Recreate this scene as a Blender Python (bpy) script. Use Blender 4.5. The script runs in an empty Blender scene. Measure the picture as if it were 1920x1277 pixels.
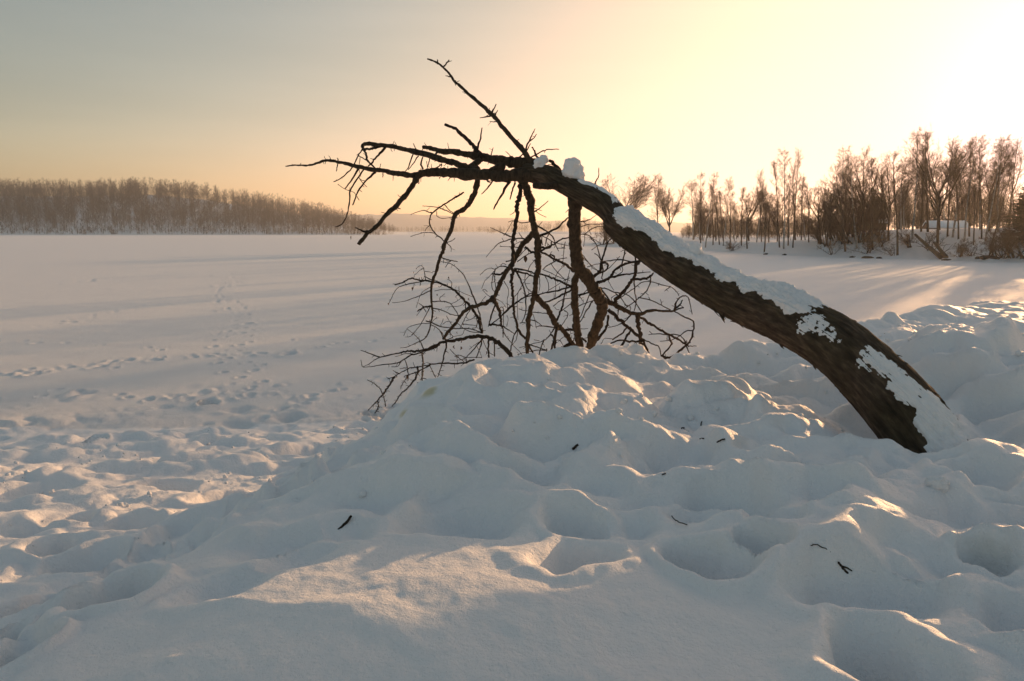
import bpy, bmesh, math, random
import numpy as np
from mathutils import Vector, Matrix

S = bpy.context.scene
COL = S.collection
R = math.radians

# ------------------------------------------------------------------ camera
FPX = 1450.0
CAM_Z = 3.0
PITCH = R(8.03)
cam = bpy.data.cameras.new('camera')
cam.sensor_width = 36.0
cam.lens = 36.0 * FPX / 1920.0
cam.clip_start = 0.05
cam.clip_end = 20000
camo = bpy.data.objects.new('camera', cam)
COL.objects.link(camo)
camo.location = (0, 0, CAM_Z)
camo.rotation_euler = (R(90) - PITCH, 0, 0)
S.camera = camo

# ------------------------------------------------------------------ sky, sun, exposure
SUN_AZ, SUN_EL = R(36.0), R(7.25)
SUN_DIR = Vector((math.sin(SUN_AZ) * math.cos(SUN_EL), math.cos(SUN_AZ) * math.cos(SUN_EL), math.sin(SUN_EL)))
world = bpy.data.worlds.new('World')
S.world = world
world.use_nodes = True
wt = world.node_tree
bg = wt.nodes['Background']
sky = wt.nodes.new('ShaderNodeTexSky')
sky.sky_type = 'NISHITA'
sky.sun_disc = False
sky.sun_elevation = SUN_EL
sky.sun_rotation = SUN_AZ
sky.air_density = 1.0
sky.dust_density = 2.6
sky.ozone_density = 1.0


def wmath(op, a, b=None, c=None):
    n = wt.nodes.new('ShaderNodeVectorMath')
    n.operation = op
    for i, v in enumerate((a, b, c)):
        if v is None:
            continue
        if isinstance(v, (tuple, list)):
            n.inputs[i].default_value = v
        else:
            wt.links.new(v, n.inputs[i])
    return n.outputs[0]


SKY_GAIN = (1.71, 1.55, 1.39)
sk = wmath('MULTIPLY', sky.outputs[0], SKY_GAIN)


def smath(op, a, b):
    n = wt.nodes.new('ShaderNodeMath')
    n.operation = op
    for i, v in enumerate((a, b)):
        if isinstance(v, (int, float)):
            n.inputs[i].default_value = v
        else:
            wt.links.new(v, n.inputs[i])
    return n.outputs[0]


def level(c, lim):
    return smath('DIVIDE', c, smath('POWER', smath('ADD', smath('POWER', smath('DIVIDE', c, lim), 3.0), 1.0), 1 / 3.0))


# winter haze: the air near the horizon is bright, most on the sun's side, and the vault overhead is pale
tcw = wt.nodes.new('ShaderNodeTexCoord')
sepd = wt.nodes.new('ShaderNodeSeparateXYZ')
wt.links.new(tcw.outputs['Generated'], sepd.inputs[0])
band = smath('EXPONENT', smath('MULTIPLY', smath('MAXIMUM', sepd.outputs[2], 0.0), -1 / 0.060), 0)
hd = wmath('NORMALIZE', wmath('MULTIPLY', tcw.outputs['Generated'], (1, 1, 0)))
dn = wt.nodes.new('ShaderNodeVectorMath')
dn.operation = 'DOT_PRODUCT'
wt.links.new(hd, dn.inputs[0])
dn.inputs[1].default_value = (math.sin(SUN_AZ), math.cos(SUN_AZ), 0)
band = smath('MULTIPLY', band, smath('ADD', smath('MULTIPLY', smath('MAXIMUM', dn.outputs['Value'], 0.0), 1.1), 0.05))
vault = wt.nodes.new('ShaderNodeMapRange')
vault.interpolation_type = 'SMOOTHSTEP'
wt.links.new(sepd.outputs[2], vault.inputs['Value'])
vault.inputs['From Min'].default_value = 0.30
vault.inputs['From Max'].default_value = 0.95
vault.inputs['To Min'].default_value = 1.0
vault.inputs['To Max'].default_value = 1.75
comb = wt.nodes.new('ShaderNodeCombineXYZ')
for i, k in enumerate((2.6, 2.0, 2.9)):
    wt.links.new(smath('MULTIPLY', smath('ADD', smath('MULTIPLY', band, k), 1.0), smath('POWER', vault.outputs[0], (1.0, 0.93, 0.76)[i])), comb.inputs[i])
sep = wt.nodes.new('ShaderNodeSeparateXYZ')
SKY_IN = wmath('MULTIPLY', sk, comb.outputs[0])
# faint streaks of thin cloud
cl = wt.nodes.new('ShaderNodeTexNoise')
cl.inputs['Scale'].default_value = 2.6
cl.inputs['Detail'].default_value = 5.0
wt.links.new(wmath('MULTIPLY', tcw.outputs['Generated'], (1.0, 1.0, 9.0)), cl.inputs['Vector'])
clm = wt.nodes.new('ShaderNodeMapRange')
wt.links.new(cl.outputs['Fac'], clm.inputs['Value'])
clm.inputs['From Min'].default_value = 0.35
clm.inputs['From Max'].default_value = 0.70
clm.inputs['To Min'].default_value = 0.965
clm.inputs['To Max'].default_value = 1.05
# the film levels off towards the low sun: blue first, so the glow stays yellow
clv = wt.nodes.new('ShaderNodeVectorMath')
clv.operation = 'SCALE'
wt.links.new(SKY_IN, clv.inputs[0])
wt.links.new(clm.outputs[0], clv.inputs['Scale'])
wt.links.new(clv.outputs[0], sep.inputs[0])
com = wt.nodes.new('ShaderNodeCombineXYZ')
for i, lim in enumerate((16.0, 10.0, 7.8)):
    wt.links.new(level(sep.outputs[i], lim), com.inputs[i])
# the white aureole close round the sun
ds = wt.nodes.new('ShaderNodeVectorMath')
ds.operation = 'DOT_PRODUCT'
wt.links.new(tcw.outputs['Generated'], ds.inputs[0])
ds.inputs[1].default_value = SUN_DIR
aur = smath('POWER', smath('MAXIMUM', ds.outputs['Value'], 0.0), 120.0)
aus = wt.nodes.new('ShaderNodeVectorMath')
aus.operation = 'SCALE'
aus.inputs[0].default_value = (0.0, 1.0, 4.0)
wt.links.new(aur, aus.inputs['Scale'])
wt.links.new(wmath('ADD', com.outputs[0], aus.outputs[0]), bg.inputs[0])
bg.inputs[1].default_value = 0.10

sun = bpy.data.lights.new('sun', 'SUN')
sun.energy = 5.0
sun.angle = R(0.6)
sun.color = (1.0, 0.56, 0.26)
suno = bpy.data.objects.new('sun', sun)
COL.objects.link(suno)
suno.rotation_euler = (-SUN_DIR).to_track_quat('-Z', 'Y').to_euler()
suno.location = SUN_DIR * 200

S.view_settings.view_transform = 'Standard'
S.view_settings.look = 'None'
S.view_settings.exposure = 0.06
S.view_settings.gamma = 1.0
S.view_settings.use_curve_mapping = False
S.render.engine = 'CYCLES'
S.cycles.use_denoising = True
S.cycles.max_bounces = 8
S.cycles.diffuse_bounces = 3
S.cycles.volume_bounces = 1
S.cycles.sample_clamp_indirect = 6.0

# ------------------------------------------------------------------ helpers
CP, SP = math.cos(PITCH), math.sin(PITCH)


def ray(px, py):
    cx, cy = (px - 960.0) / FPX, -(py - 638.5) / FPX
    # camera axes in the world: right = x, up = (0, SP, CP), forward = (0, CP, -SP)
    return np.array((cx, CP + cy * SP, -SP + cy * CP))


def at(px, py, depth):
    """point of the picture ray at the distance depth along world y"""
    d = ray(px, py)
    return np.array((0, 0, CAM_Z)) + d * (depth / d[1])


def sst(a, b, x):
    t = np.clip((x - a) / (b - a), 0, 1)
    return t * t * (3 - 2 * t)


_rng = np.random.RandomState(7)
_P = np.concatenate([_rng.permutation(256)] * 3)
_G = np.stack([np.cos(np.arange(256) * 2.399963), np.sin(np.arange(256) * 2.399963)], 1)


def perlin(x, y, seed=0):
    x = np.asarray(x, float) + seed * 17.31
    y = np.asarray(y, float) + seed * 9.77
    xi = np.floor(x).astype(int)
    yi = np.floor(y).astype(int)
    xf, yf = x - xi, y - yi
    u = xf * xf * xf * (xf * (xf * 6 - 15) + 10)
    v = yf * yf * yf * (yf * (yf * 6 - 15) + 10)
    xi &= 255
    yi &= 255

    def g(ix, iy, fx, fy):
        h = _P[_P[ix] + iy] & 255
        return _G[h, 0] * fx + _G[h, 1] * fy
    a = g(xi, yi, xf, yf)
    b = g((xi + 1) & 255, yi, xf - 1, yf)
    c = g(xi, (yi + 1) & 255, xf, yf - 1)
    d = g((xi + 1) & 255, (yi + 1) & 255, xf - 1, yf - 1)
    return 1.5 * (a + (b - a) * u + (c - a) * v + (a - b - c + d) * u * v)


def fbm(x, y, seed=0, octv=4, gain=0.5):
    s, a = 0.0, 1.0
    for o in range(octv):
        s = s + a * perlin(x * 2 ** o, y * 2 ** o, seed + o)
        a *= gain
    return s


def tag(o, label=None, cat=None, group=None, kind=None):
    for k, v in (('label', label), ('category', cat), ('group', group), ('kind', kind)):
        if v:
            o[k] = v
    return o


def link(name, me, parent=None, mats=()):
    for m in mats:
        if m and m.name not in [x.name for x in me.materials if x]:
            me.materials.append(m)
    o = bpy.data.objects.new(name, me)
    COL.objects.link(o)
    if parent is not None:
        o.parent = parent
    return o


def empty(name, loc=(0, 0, 0)):
    o = bpy.data.objects.new(name, None)
    o.empty_display_size = 0.2
    COL.objects.link(o)
    o.location = loc
    return o


def mesh_np(name, V, F, smooth=True):
    """V (n,3), F (m,k) all of one size"""
    V = np.asarray(V, np.float32)
    F = np.asarray(F, np.int32)
    me = bpy.data.meshes.new(name)
    me.vertices.add(len(V))
    me.vertices.foreach_set('co', V.ravel())
    k = F.shape[1]
    me.loops.add(F.size)
    me.loops.foreach_set('vertex_index', F.ravel())
    me.polygons.add(len(F))
    me.polygons.foreach_set('loop_start', np.arange(0, F.size, k, dtype=np.int32))
    me.polygons.foreach_set('loop_total', np.full(len(F), k, np.int32))
    if smooth:
        me.polygons.foreach_set('use_smooth', np.ones(len(F), bool))
    me.update()
    me.validate()
    return me


def merge(parts):
    Vs, Fs, n = [], [], 0
    for V, F in parts:
        Vs.append(V)
        Fs.append(np.asarray(F) + n)
        n += len(V)
    return np.concatenate(Vs), np.concatenate(Fs)


def catmull(P, n):
    P = np.asarray(P, float)
    if len(P) < 3:
        t = np.linspace(0, 1, n * (len(P) - 1) + 1)[:, None]
        return P[0] * (1 - t) + P[-1] * t
    Q = np.vstack([2 * P[0] - P[1], P, 2 * P[-1] - P[-2]])
    out = []
    for i in range(1, len(Q) - 2):
        t = np.linspace(0, 1, n, endpoint=False)[:, None]
        a, b, c, d = Q[i - 1], Q[i], Q[i + 1], Q[i + 2]
        out.append(0.5 * (2 * b + (c - a) * t + (2 * a - 5 * b + 4 * c - d) * t ** 2 + (3 * b - a - 3 * c + d) * t ** 3))
    out.append(P[-1:])
    return np.vstack(out)


def tube(P, rad, sides, rough=0.0, seed=0, cap=True):
    """quad tube with parallel transported frames; degenerate caps of quads"""
    P = np.asarray(P, float)
    n = len(P)
    T = np.gradient(P, axis=0)
    T /= np.linalg.norm(T, axis=1)[:, None] + 1e-12
    a = np.array((0.0, 0, 1)) if abs(T[0][2]) < 0.9 else np.array((1.0, 0, 0))
    U = np.zeros_like(P)
    U[0] = np.cross(T[0], np.cross(a, T[0]))
    for i in range(n):
        u = U[i - 1] if i else U[0]
        u = u - T[i] * np.dot(u, T[i])
        U[i] = u / (np.linalg.norm(u) + 1e-12)
    W = np.cross(T, U)
    th = np.linspace(0, 2 * math.pi, sides, endpoint=False)
    rr = np.asarray(rad, float)[:, None] * np.ones(sides)
    if rough:
        L = np.concatenate([[0], np.cumsum(np.linalg.norm(np.diff(P, axis=0), axis=1))])
        rm = max(np.mean(rad), 1e-4)
        a_, b_ = np.meshgrid(th, L / rm, indexing='xy')
        nz = perlin(np.cos(a_) * 1.6 + seed, np.sin(a_) * 1.6 + b_ * 0.7, seed % 50) + 0.6 * perlin(np.cos(a_) * 3.1 + 9, np.sin(a_) * 3.1 + b_ * 1.7, seed % 31 + 3)
        rr = rr * (1 + rough * nz)
    V = P[:, None, :] + rr[..., None] * (np.cos(th)[None, :, None] * U[:, None, :] + np.sin(th)[None, :, None] * W[:, None, :])
    V = V.reshape(-1, 3)
    i, j = np.meshgrid(np.arange(n - 1), np.arange(sides), indexing='ij')
    j2 = (j + 1) % sides
    F = np.stack([i * sides + j, i * sides + j2, (i + 1) * sides + j2, (i + 1) * sides + j], -1).reshape(-1, 4)
    if cap:
        V = np.vstack([V, P[0], P[-1]])
        j = np.arange(0, sides, 2)
        c0, c1 = n * sides, n * sides + 1
        F0 = np.stack([np.full_like(j, c0), (j + 2) % sides, (j + 1) % sides, j], -1)
        b = (n - 1) * sides
        F1 = np.stack([np.full_like(j, c1), b + j, b + (j + 1) % sides, b + (j + 2) % sides], -1)
        F = np.vstack([F, F0, F1])
    return V, F


# ------------------------------------------------------------------ materials
def mat(name):
    m = bpy.data.materials.new(name)
    m.use_nodes = True
    nt = m.node_tree
    return m, nt, nt.nodes['Principled BSDF']


def nd(nt, typ, **kw):
    n = nt.nodes.new('ShaderNode' + typ)
    for k, v in kw.items():
        setattr(n, k, v)
    return n


def ramp(nt, src, stops):
    n = nd(nt, 'ValToRGB')
    while len(n.color_ramp.elements) < len(stops):
        n.color_ramp.elements.new(0.5)
    for e, (p, c) in zip(n.color_ramp.elements, stops):
        e.position = p
        e.color = (*c, 1)
    nt.links.new(src, n.inputs[0])
    return n.outputs[0]


def noise(nt, scale, detail=4, rough=0.55, vec=None):
    n = nd(nt, 'TexNoise')
    n.inputs['Scale'].default_value = scale
    n.inputs['Detail'].default_value = detail
    n.inputs['Roughness'].default_value = rough
    if vec is not None:
        nt.links.new(vec, n.inputs['Vector'])
    return n.outputs['Fac']


def bump(nt, src, dist, strength=1.0, prev=None):
    b = nd(nt, 'Bump')
    b.inputs['Distance'].default_value = dist
    b.inputs['Strength'].default_value = strength
    nt.links.new(src, b.inputs['Height'])
    if prev is not None:
        nt.links.new(prev, b.inputs['Normal'])
    return b.outputs[0]


def snow_material(name, stains=(), grain=1.0, sss=0.0):
    m, nt, b = mat(name)
    g = nd(nt, 'NewGeometry')
    pos = g.outputs['Position']
    big = noise(nt, 1.3, 5, 0.6, pos)
    col = ramp(nt, big, [(0.3, (0.88, 0.88, 0.895)), (0.7, (0.93, 0.93, 0.935))])
    for (p, rad, c, st) in stains:
        v = nd(nt, 'VectorMath', operation='DISTANCE')
        nt.links.new(pos, v.inputs[0])
        v.inputs[1].default_value = p
        nn = noise(nt, 9.0, 4, 0.6, pos)
        ad = nd(nt, 'Math', operation='MULTIPLY_ADD')
        nt.links.new(nn, ad.inputs[0])
        ad.inputs[1].default_value = rad * 1.5
        nt.links.new(v.outputs['Value'], ad.inputs[2])
        mr = nd(nt, 'MapRange', interpolation_type='SMOOTHSTEP')
        nt.links.new(ad.outputs[0], mr.inputs['Value'])
        mr.inputs['From Min'].default_value = rad * 0.9
        mr.inputs['From Max'].default_value = rad * 1.7
        mr.inputs['To Min'].default_value = st
        mr.inputs['To Max'].default_value = 0.0
        mx = nd(nt, 'Mix', data_type='RGBA')
        nt.links.new(mr.outputs[0], mx.inputs['Factor'])
        nt.links.new(col, mx.inputs['A'])
        mx.inputs['B'].default_value = (*c, 1)
        col = mx.outputs['Result']
    nt.links.new(col, b.inputs['Base Color'])
    b.inputs['Roughness'].default_value = 0.55
    b.inputs['Specular IOR Level'].default_value = 0.25
    if sss:
        b.inputs['Subsurface Weight'].default_value = sss
        b.inputs['Subsurface Radius'].default_value = (0.030, 0.024, 0.018)
        b.inputs['Subsurface Scale'].default_value = 1.0
    n1 = noise(nt, 260, 3, 0.7, pos)
    n2 = noise(nt, 38, 4, 0.6, pos)
    n3 = noise(nt, 95, 4, 0.7, pos)
    bb = bump(nt, n2, 0.020 * grain, 0.6)
    bb = bump(nt, n3, 0.007 * grain, 0.7, bb)
    bb = bump(nt, n1, 0.0035 * grain, 0.8, bb)
    nt.links.new(bb, b.inputs['Normal'])
    return m


def simple(name, c0, c1, scale, rough=0.85, bdist=0.0, stretch=None, spec=0.2):
    m, nt, b = mat(name)
    tc = nd(nt, 'TexCoord')
    vec = tc.outputs['Object']
    if stretch:
        mp = nd(nt, 'Mapping')
        mp.inputs['Scale'].default_value = stretch
        nt.links.new(vec, mp.inputs[0])
        vec = mp.outputs[0]
    n = noise(nt, scale, 5, 0.65, vec)
    nt.links.new(ramp(nt, n, [(0.32, c0), (0.68, c1)]), b.inputs['Base Color'])
    b.inputs['Roughness'].default_value = rough
    b.inputs['Specular IOR Level'].default_value = spec
    if bdist:
        nt.links.new(bump(nt, n, bdist), b.inputs['Normal'])
    return m


M_TWIG = simple('bark_dark', (0.014, 0.010, 0.008), (0.040, 0.029, 0.021), 40, bdist=0.004)
M_TREE = simple('tree_bark', (0.045, 0.034, 0.026), (0.10, 0.075, 0.055), 3.0)
M_CROWN = simple('tree_twigs', (0.085, 0.055, 0.038), (0.15, 0.10, 0.07), 1.5)
M_BIRCH = simple('birch_bark', (0.07, 0.06, 0.05), (0.55, 0.52, 0.48), 2.2, stretch=(1, 1, 3.0))
M_WOODFAR = simple('far_wood', (0.036, 0.022, 0.012), (0.066, 0.042, 0.023), 0.05)
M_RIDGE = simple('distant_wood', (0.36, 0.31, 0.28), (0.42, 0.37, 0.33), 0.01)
M_LIMB = simple('limb_bark', (0.020, 0.014, 0.009), (0.070, 0.050, 0.032), 34, bdist=0.006, stretch=(1, 1, 0.35))
M_SPRUCE = simple('spruce_needles', (0.020, 0.026, 0.016), (0.045, 0.050, 0.030), 1.2)
M_LEAF = simple('dead_leaf', (0.09, 0.045, 0.025), (0.16, 0.09, 0.05), 30)
M_HUT = simple('hut_boards', (0.028, 0.024, 0.022), (0.06, 0.05, 0.043), 5)
M_WALL = simple('house_wall', (0.22, 0.13, 0.085), (0.30, 0.19, 0.13), 2)
M_CLOTH = simple('dark_clothes', (0.02, 0.02, 0.025), (0.05, 0.045, 0.045), 6)

# ================================================================== GROUND
EDGE = np.array([(-2.6, -30), (-2.1, -2), (-1.60, 2.0), (-1.18, 4.0), (-0.82, 5.5), (-0.52, 6.8), (0.15, 7.75),
                 (1.3, 7.95), (2.6, 7.95), (3.7, 8.9), (5.3, 11.0), (7.6, 13.6), (14, 18), (30, 26), (70, 30)], float)


def sdist(x, y):
    """signed distance to the bank's edge, positive on the bank"""
    best = np.full(x.shape, 1e9)
    sgn = np.ones(x.shape)
    for (ax, ay), (bx, by) in zip(EDGE[:-1], EDGE[1:]):
        dx, dy = bx - ax, by - ay
        L2 = dx * dx + dy * dy
        t = np.clip(((x - ax) * dx + (y - ay) * dy) / L2, 0, 1)
        ex, ey = x - (ax + t * dx), y - (ay + t * dy)
        d = np.hypot(ex, ey)
        s = np.where(dx * (y - ay) - dy * (x - ax) < 0, 1.0, -1.0)
        m = d < best
        best = np.where(m, d, best)
        sgn = np.where(m, s, sgn)
    return best * sgn


def base(x, y):
    x = np.asarray(x, float)
    y = np.asarray(y, float)
    w = 0.30 * perlin(x * 0.8, y * 0.8, 3) + 0.12 * perlin(x * 2.1, y * 2.1, 4)
    d = sdist(x, y) + w
    pl = 1.52 + 0.030 * np.minimum(y, 7.4) + 0.030 * np.clip(x, -1, 3.5) - 0.024 * np.clip(y - 7.4, 0, 8)
    pl = pl + 0.06 * perlin(x * 0.55, y * 0.55, 5)
    pl = pl - 0.30 * np.exp(-((x - 1.0) / 1.2) ** 2 - ((y - 7.2) / 0.8) ** 2) - 0.10 * np.exp(-((x - 2.4) / 0.5) ** 2 - ((y - 4.55) / 0.5) ** 2) - 0.06 * np.exp(-((x - 5.6) / 1.5) ** 2 - ((y - 10.5) / 1.5) ** 2) - 0.16 * np.exp(-((x - 8.0) / 2.4) ** 2 - ((y - 12.0) / 2.0) ** 2)
    ap = 1.2 * (1 - sst(2.6, 13.2, y + 0.10 * np.clip(-x, 0, 20))) * (1 - 0.8 * sst(1.0, 5.0, x))
    ap = ap * (1 - 0.55 * sst(5, 16, -x))
    Sd = sst(-1.35, 0.65, d)
    return ap + (pl - ap) * Sd


def hit_on(fn, px, py, n=1600, far=60.0):
    d = ray(px, py)
    t = np.geomspace(1.2, far, n)
    P = np.array((0, 0, CAM_Z))[None] + d[None] * t[:, None]
    z = fn(P[:, 0], P[:, 1])
    k = np.argmax(P[:, 2] < z)
    return P[k]


# domes and hollows of the old snow, placed at what stands out: px, py, half width px, length/width, height, turn
DOMES = [
    (1010, 700, 260, 0.8, 0.02, 0), (1190, 705, 230, 0.9, -0.085, 0), (1680, 625, 130, 1.0, -0.06, 0), (905, 765, 190, 1.0, 0.10, 0.5), (1110, 760, 120, 0.9, 0.06, 0),
    (800, 885, 130, 1.0, 0.05, 0.3), (1050, 830, 110, 0.9, 0.07, 0), (1130, 880, 70, 1, 0.05, 0),
    (610, 965, 120, 1.2, 0.04, 0.2), (1535, 835, 130, 0.9, 0.13, 0), (1785, 700, 130, 1.1, 0.17, 0),
    (1890, 700, 110, 1.2, 0.07, 0), (1860, 880, 160, 1.1, 0.14, 0), (1760, 590, 140, 1.4, 0.03, 0),
    (1480, 700, 110, 1.2, 0.05, 0), (1400, 770, 90, 1.0, 0.07, 0), (1790, 800, 70, 0.8, 0.10, 0),
    (1560, 1040, 150, 0.8, 0.08, 0), (760, 1180, 330, 0.9, 0.07, 0.2), (1250, 1160, 330, 0.6, 0.03, 0),
    (1040, 945, 80, 1.2, 0.05, 0), (1290, 905, 90, 0.7, 0.05, 0), (1640, 930, 170, 0.7, 0.05, 0),
]
PITS = [
    (1075, 1062, 108, 0.62, 0.115, 0.1), (1075, 985, 70, 1.1, 0.13, 0.6), (1185, 985, 80, 0.8, 0.07, 0),
    (860, 985, 130, 0.55, 0.10, 0), (640, 1005, 110, 0.5, 0.05, 0.1), (850, 935, 100, 0.6, 0.06, 0),
    (1010, 902, 105, 0.6, 0.09, 0.2), (1340, 1075, 80, 1.2, 0.14, 0.5), (1430, 1048, 50, 1.0, 0.10, 0),
    (1620, 1118, 150, 0.6, 0.11, 0.0), (1350, 935, 90, 0.6, 0.06, 0), (1310, 968, 75, 0.6, 0.07, 0.1),
    (1410, 960, 65, 0.7, 0.07, 0), (1700, 1060, 120, 0.6, 0.07, 0), (1850, 1050, 62, 0.8, 0.13, 0),
    (1655, 1245, 120, 0.9, 0.16, 0.4), (1545, 895, 130, 0.7, 0.11, 0), (1232, 806, 36, 1.2, 0.15, 0.4),
    (1140, 800, 80, 0.6, 0.06, 0), (1000, 812, 90, 0.5, 0.08, 0.1), (900, 835, 70, 0.6, 0.05, 0),
    (1390, 812, 80, 0.6, 0.06, 0), (1490, 760, 90, 0.7, 0.05, 0), (1350, 705, 100, 0.9, 0.07, 0),
    (1830, 912, 72, 0.7, 0.13, 0), (1750, 850, 60, 0.7, 0.06, 0), (1870, 770, 80, 0.7, 0.09, 0),
    (1760, 735, 55, 0.8, 0.08, 0), (1650, 660, 80, 0.9, 0.06, 0), (1870, 640, 80, 0.9, 0.08, 0),
    (430, 1110, 110, 0.5, 0.05, 0.2), (560, 1060, 100, 0.5, 0.05, 0.2), (700, 960, 70, 0.6, 0.05, 0),
    (775, 835, 80, 0.7, 0.09, 0.2), (705, 948, 95, 0.6, 0.08, 0.1), (520, 1020, 110, 0.6, 0.07, 0.2), (930, 855, 90, 0.6, 0.08, 0), (1180, 755, 90, 0.6, 0.07, 0.1),
    (1290, 855, 70, 0.6, 0.06, 0), (1460, 990, 55, 0.8, 0.06, 0), (1120, 925, 60, 0.6, 0.06, 0.2),
    (960, 700, 80, 0.6, 0.05, 0), (1270, 690, 80, 0.7, 0.06, 0), (1890, 1160, 100, 0.6, 0.06, 0),
    (1760, 960, 80, 0.6, 0.05, 0), (1090, 880, 55, 0.6, 0.06, 0), (1210, 900, 55, 0.6, 0.06, 0),
    # lower trampled shelf on the left
    (170, 833, 17, 2.2, 0.20, 0), (390, 757, 18, 1.6, 0.15, 0), (565, 845, 60, 1.0, 0.17, 0.3),
    (300, 905, 60, 0.9, 0.14, 0.2), (60, 920, 90, 0.9, 0.12, 0), (430, 930, 70, 0.9, 0.13, 0.4),
    (335, 1030, 55, 1.0, 0.20, 0.4), (180, 1040, 80, 0.7, 0.12, 0.3), (240, 985, 70, 0.8, 0.10, 0.2),
    (215, 1105, 80, 1.0, 0.18, 0.5), (45, 1150, 90, 0.9, 0.22, 0.4), (20, 1240, 60, 1.3, 0.18, 0.4),
    (100, 1020, 55, 0.7, 0.12, 0.2), (330, 860, 70, 0.7, 0.10, 0), (620, 890, 50, 0.9, 0.12, 0.3),
    (680, 800, 50, 1.0, 0.12, 0.3), (130, 965, 60, 0.8, 0.10, 0),
]


def make_features():
    rs = np.random.RandomState(11)
    doms, pits = [], []
    for px, py, w, asp, h, rot in DOMES:
        p = hit_on(base, px, py)
        rad = w / FPX * np.hypot(p[0], p[1])
        doms.append((p[0], p[1], rad, rad * asp, h, rot))
    for px, py, w, asp, h, rot in PITS:
        p = hit_on(base, px, py)
        rad = w / FPX * np.hypot(p[0], p[1])
        pits.append((p[0], p[1], rad, rad * max(asp, 0.75) * 1.15, h * (1.6 if px > 1250 or px < 600 else 1.25), rot))
    # footsteps nobody would count: over the shelf and, shallower, over the bank
    soft = []
    # the path trodden along the foot of the bank
    way = np.array([hit_on(base, *q_)[:2] for q_ in ((40, 1190), (200, 1085), (330, 1020), (450, 950), (560, 900), (660, 850), (715, 800), (745, 765))])
    for k in range(150):
        t = rs.uniform(0, len(way) - 1.001)
        i = int(t)
        q_ = way[i] + (way[i + 1] - way[i]) * (t - i) + rs.normal(0, 0.20, 2)
        r = rs.uniform(0.07, 0.17)
        pits.append((q_[0], q_[1], r, r * rs.uniform(1.0, 1.9), rs.uniform(0.05, 0.13), rs.uniform(-0.9, 0.9)))
    for k in range(430):
        x, y = rs.uniform(-11, 0.5), rs.uniform(2.6, 14.2)
        d = float(sdist(np.array([x]), np.array([y]))[0])
        if d > -0.75 or y + 0.10 * max(-x, 0) > 14.3:
            continue
        dens = 1 - 0.8 * sst(8.5, 12.8, np.array([y]))[0]
        if rs.rand() > dens:
            continue
        r = rs.choice((rs.uniform(0.09, 0.16), rs.uniform(0.16, 0.34)))
        soft.append((x, y, r * rs.uniform(1.0, 1.5), r * rs.uniform(0.9, 1.5), rs.uniform(0.03, 0.11), rs.uniform(-0.9, 0.9)))
    for k in range(210):
        x, y = rs.uniform(-0.9, 9), rs.uniform(3.2, 13)
        d = float(sdist(np.array([x]), np.array([y]))[0])
        if d < 0.3 or (y < 4.3 and x < 0.9) or math.hypot(x - 2.6, y - 4.6) < 0.5:
            continue
        r = rs.uniform(0.13, 0.30)
        pits.append((x, y, r * rs.uniform(1.0, 1.5), r * rs.uniform(0.9, 1.4), rs.uniform(0.02, 0.085), rs.uniform(-0.5, 0.5)))
    # trails over the lake
    tr = []
    for (a, b, n, jit) in (((0, 540), (420, 505), 60, 0.9), ((420, 505), (820, 455), 40, 0.5), ((0, 705), (300, 672), 60, 0.28), ((300, 672), (520, 662), 30, 0.3), ((60, 612), (330, 566), 16, 0.5),
                           ((520, 662), (760, 628), 16, 0.25), ((330, 745), (560, 700), 18, 0.4), ((0, 640), (420, 652), 10, 0.8),
                           ((560, 760), (740, 690), 16, 0.4), ((0, 745), (330, 742), 26, 0.35), ((330, 742), (640, 742), 26, 0.35)):
        pa, pb = hit_on(base, *a, far=200), hit_on(base, *b, far=200)
        # one walker's steps: left, right, left, right
        L = np.linalg.norm(pb - pa)
        e = (pb - pa) / L
        side = np.array((-e[1], e[0], 0))
        for lane in range(2 if n > 25 else 1):
            wob = rs.uniform(0, 6)
            for k in range(int(L / 0.68)):
                if rs.rand() < 0.25:
                    continue
                t = k * 0.68 + rs.normal(0, 0.06)
                p = pa + e * t + side * ((0.13 if k % 2 else -0.13) + jit * (lane - 0.3) * 1.3 + 0.5 * jit * math.sin(t * 0.35 + wob))
                r = rs.uniform(0.085, 0.125)
                tr.append((p[0], p[1], r, r * rs.uniform(1.2, 1.8), rs.uniform(0.012, 0.04), 0.0))
            for k in range(int(n * 0.25)):
                p = pa + (pb - pa) * rs.rand() + rs.normal(0, jit, 3)
                r = rs.uniform(0.08, 0.2)
                tr.append((p[0], p[1], r, r * rs.uniform(1.0, 2.0), rs.uniform(-0.03, 0.04), 0.0))
    return doms, pits, soft, tr


DOMS, PIT, SOFT, TRAILS = make_features()


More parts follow.
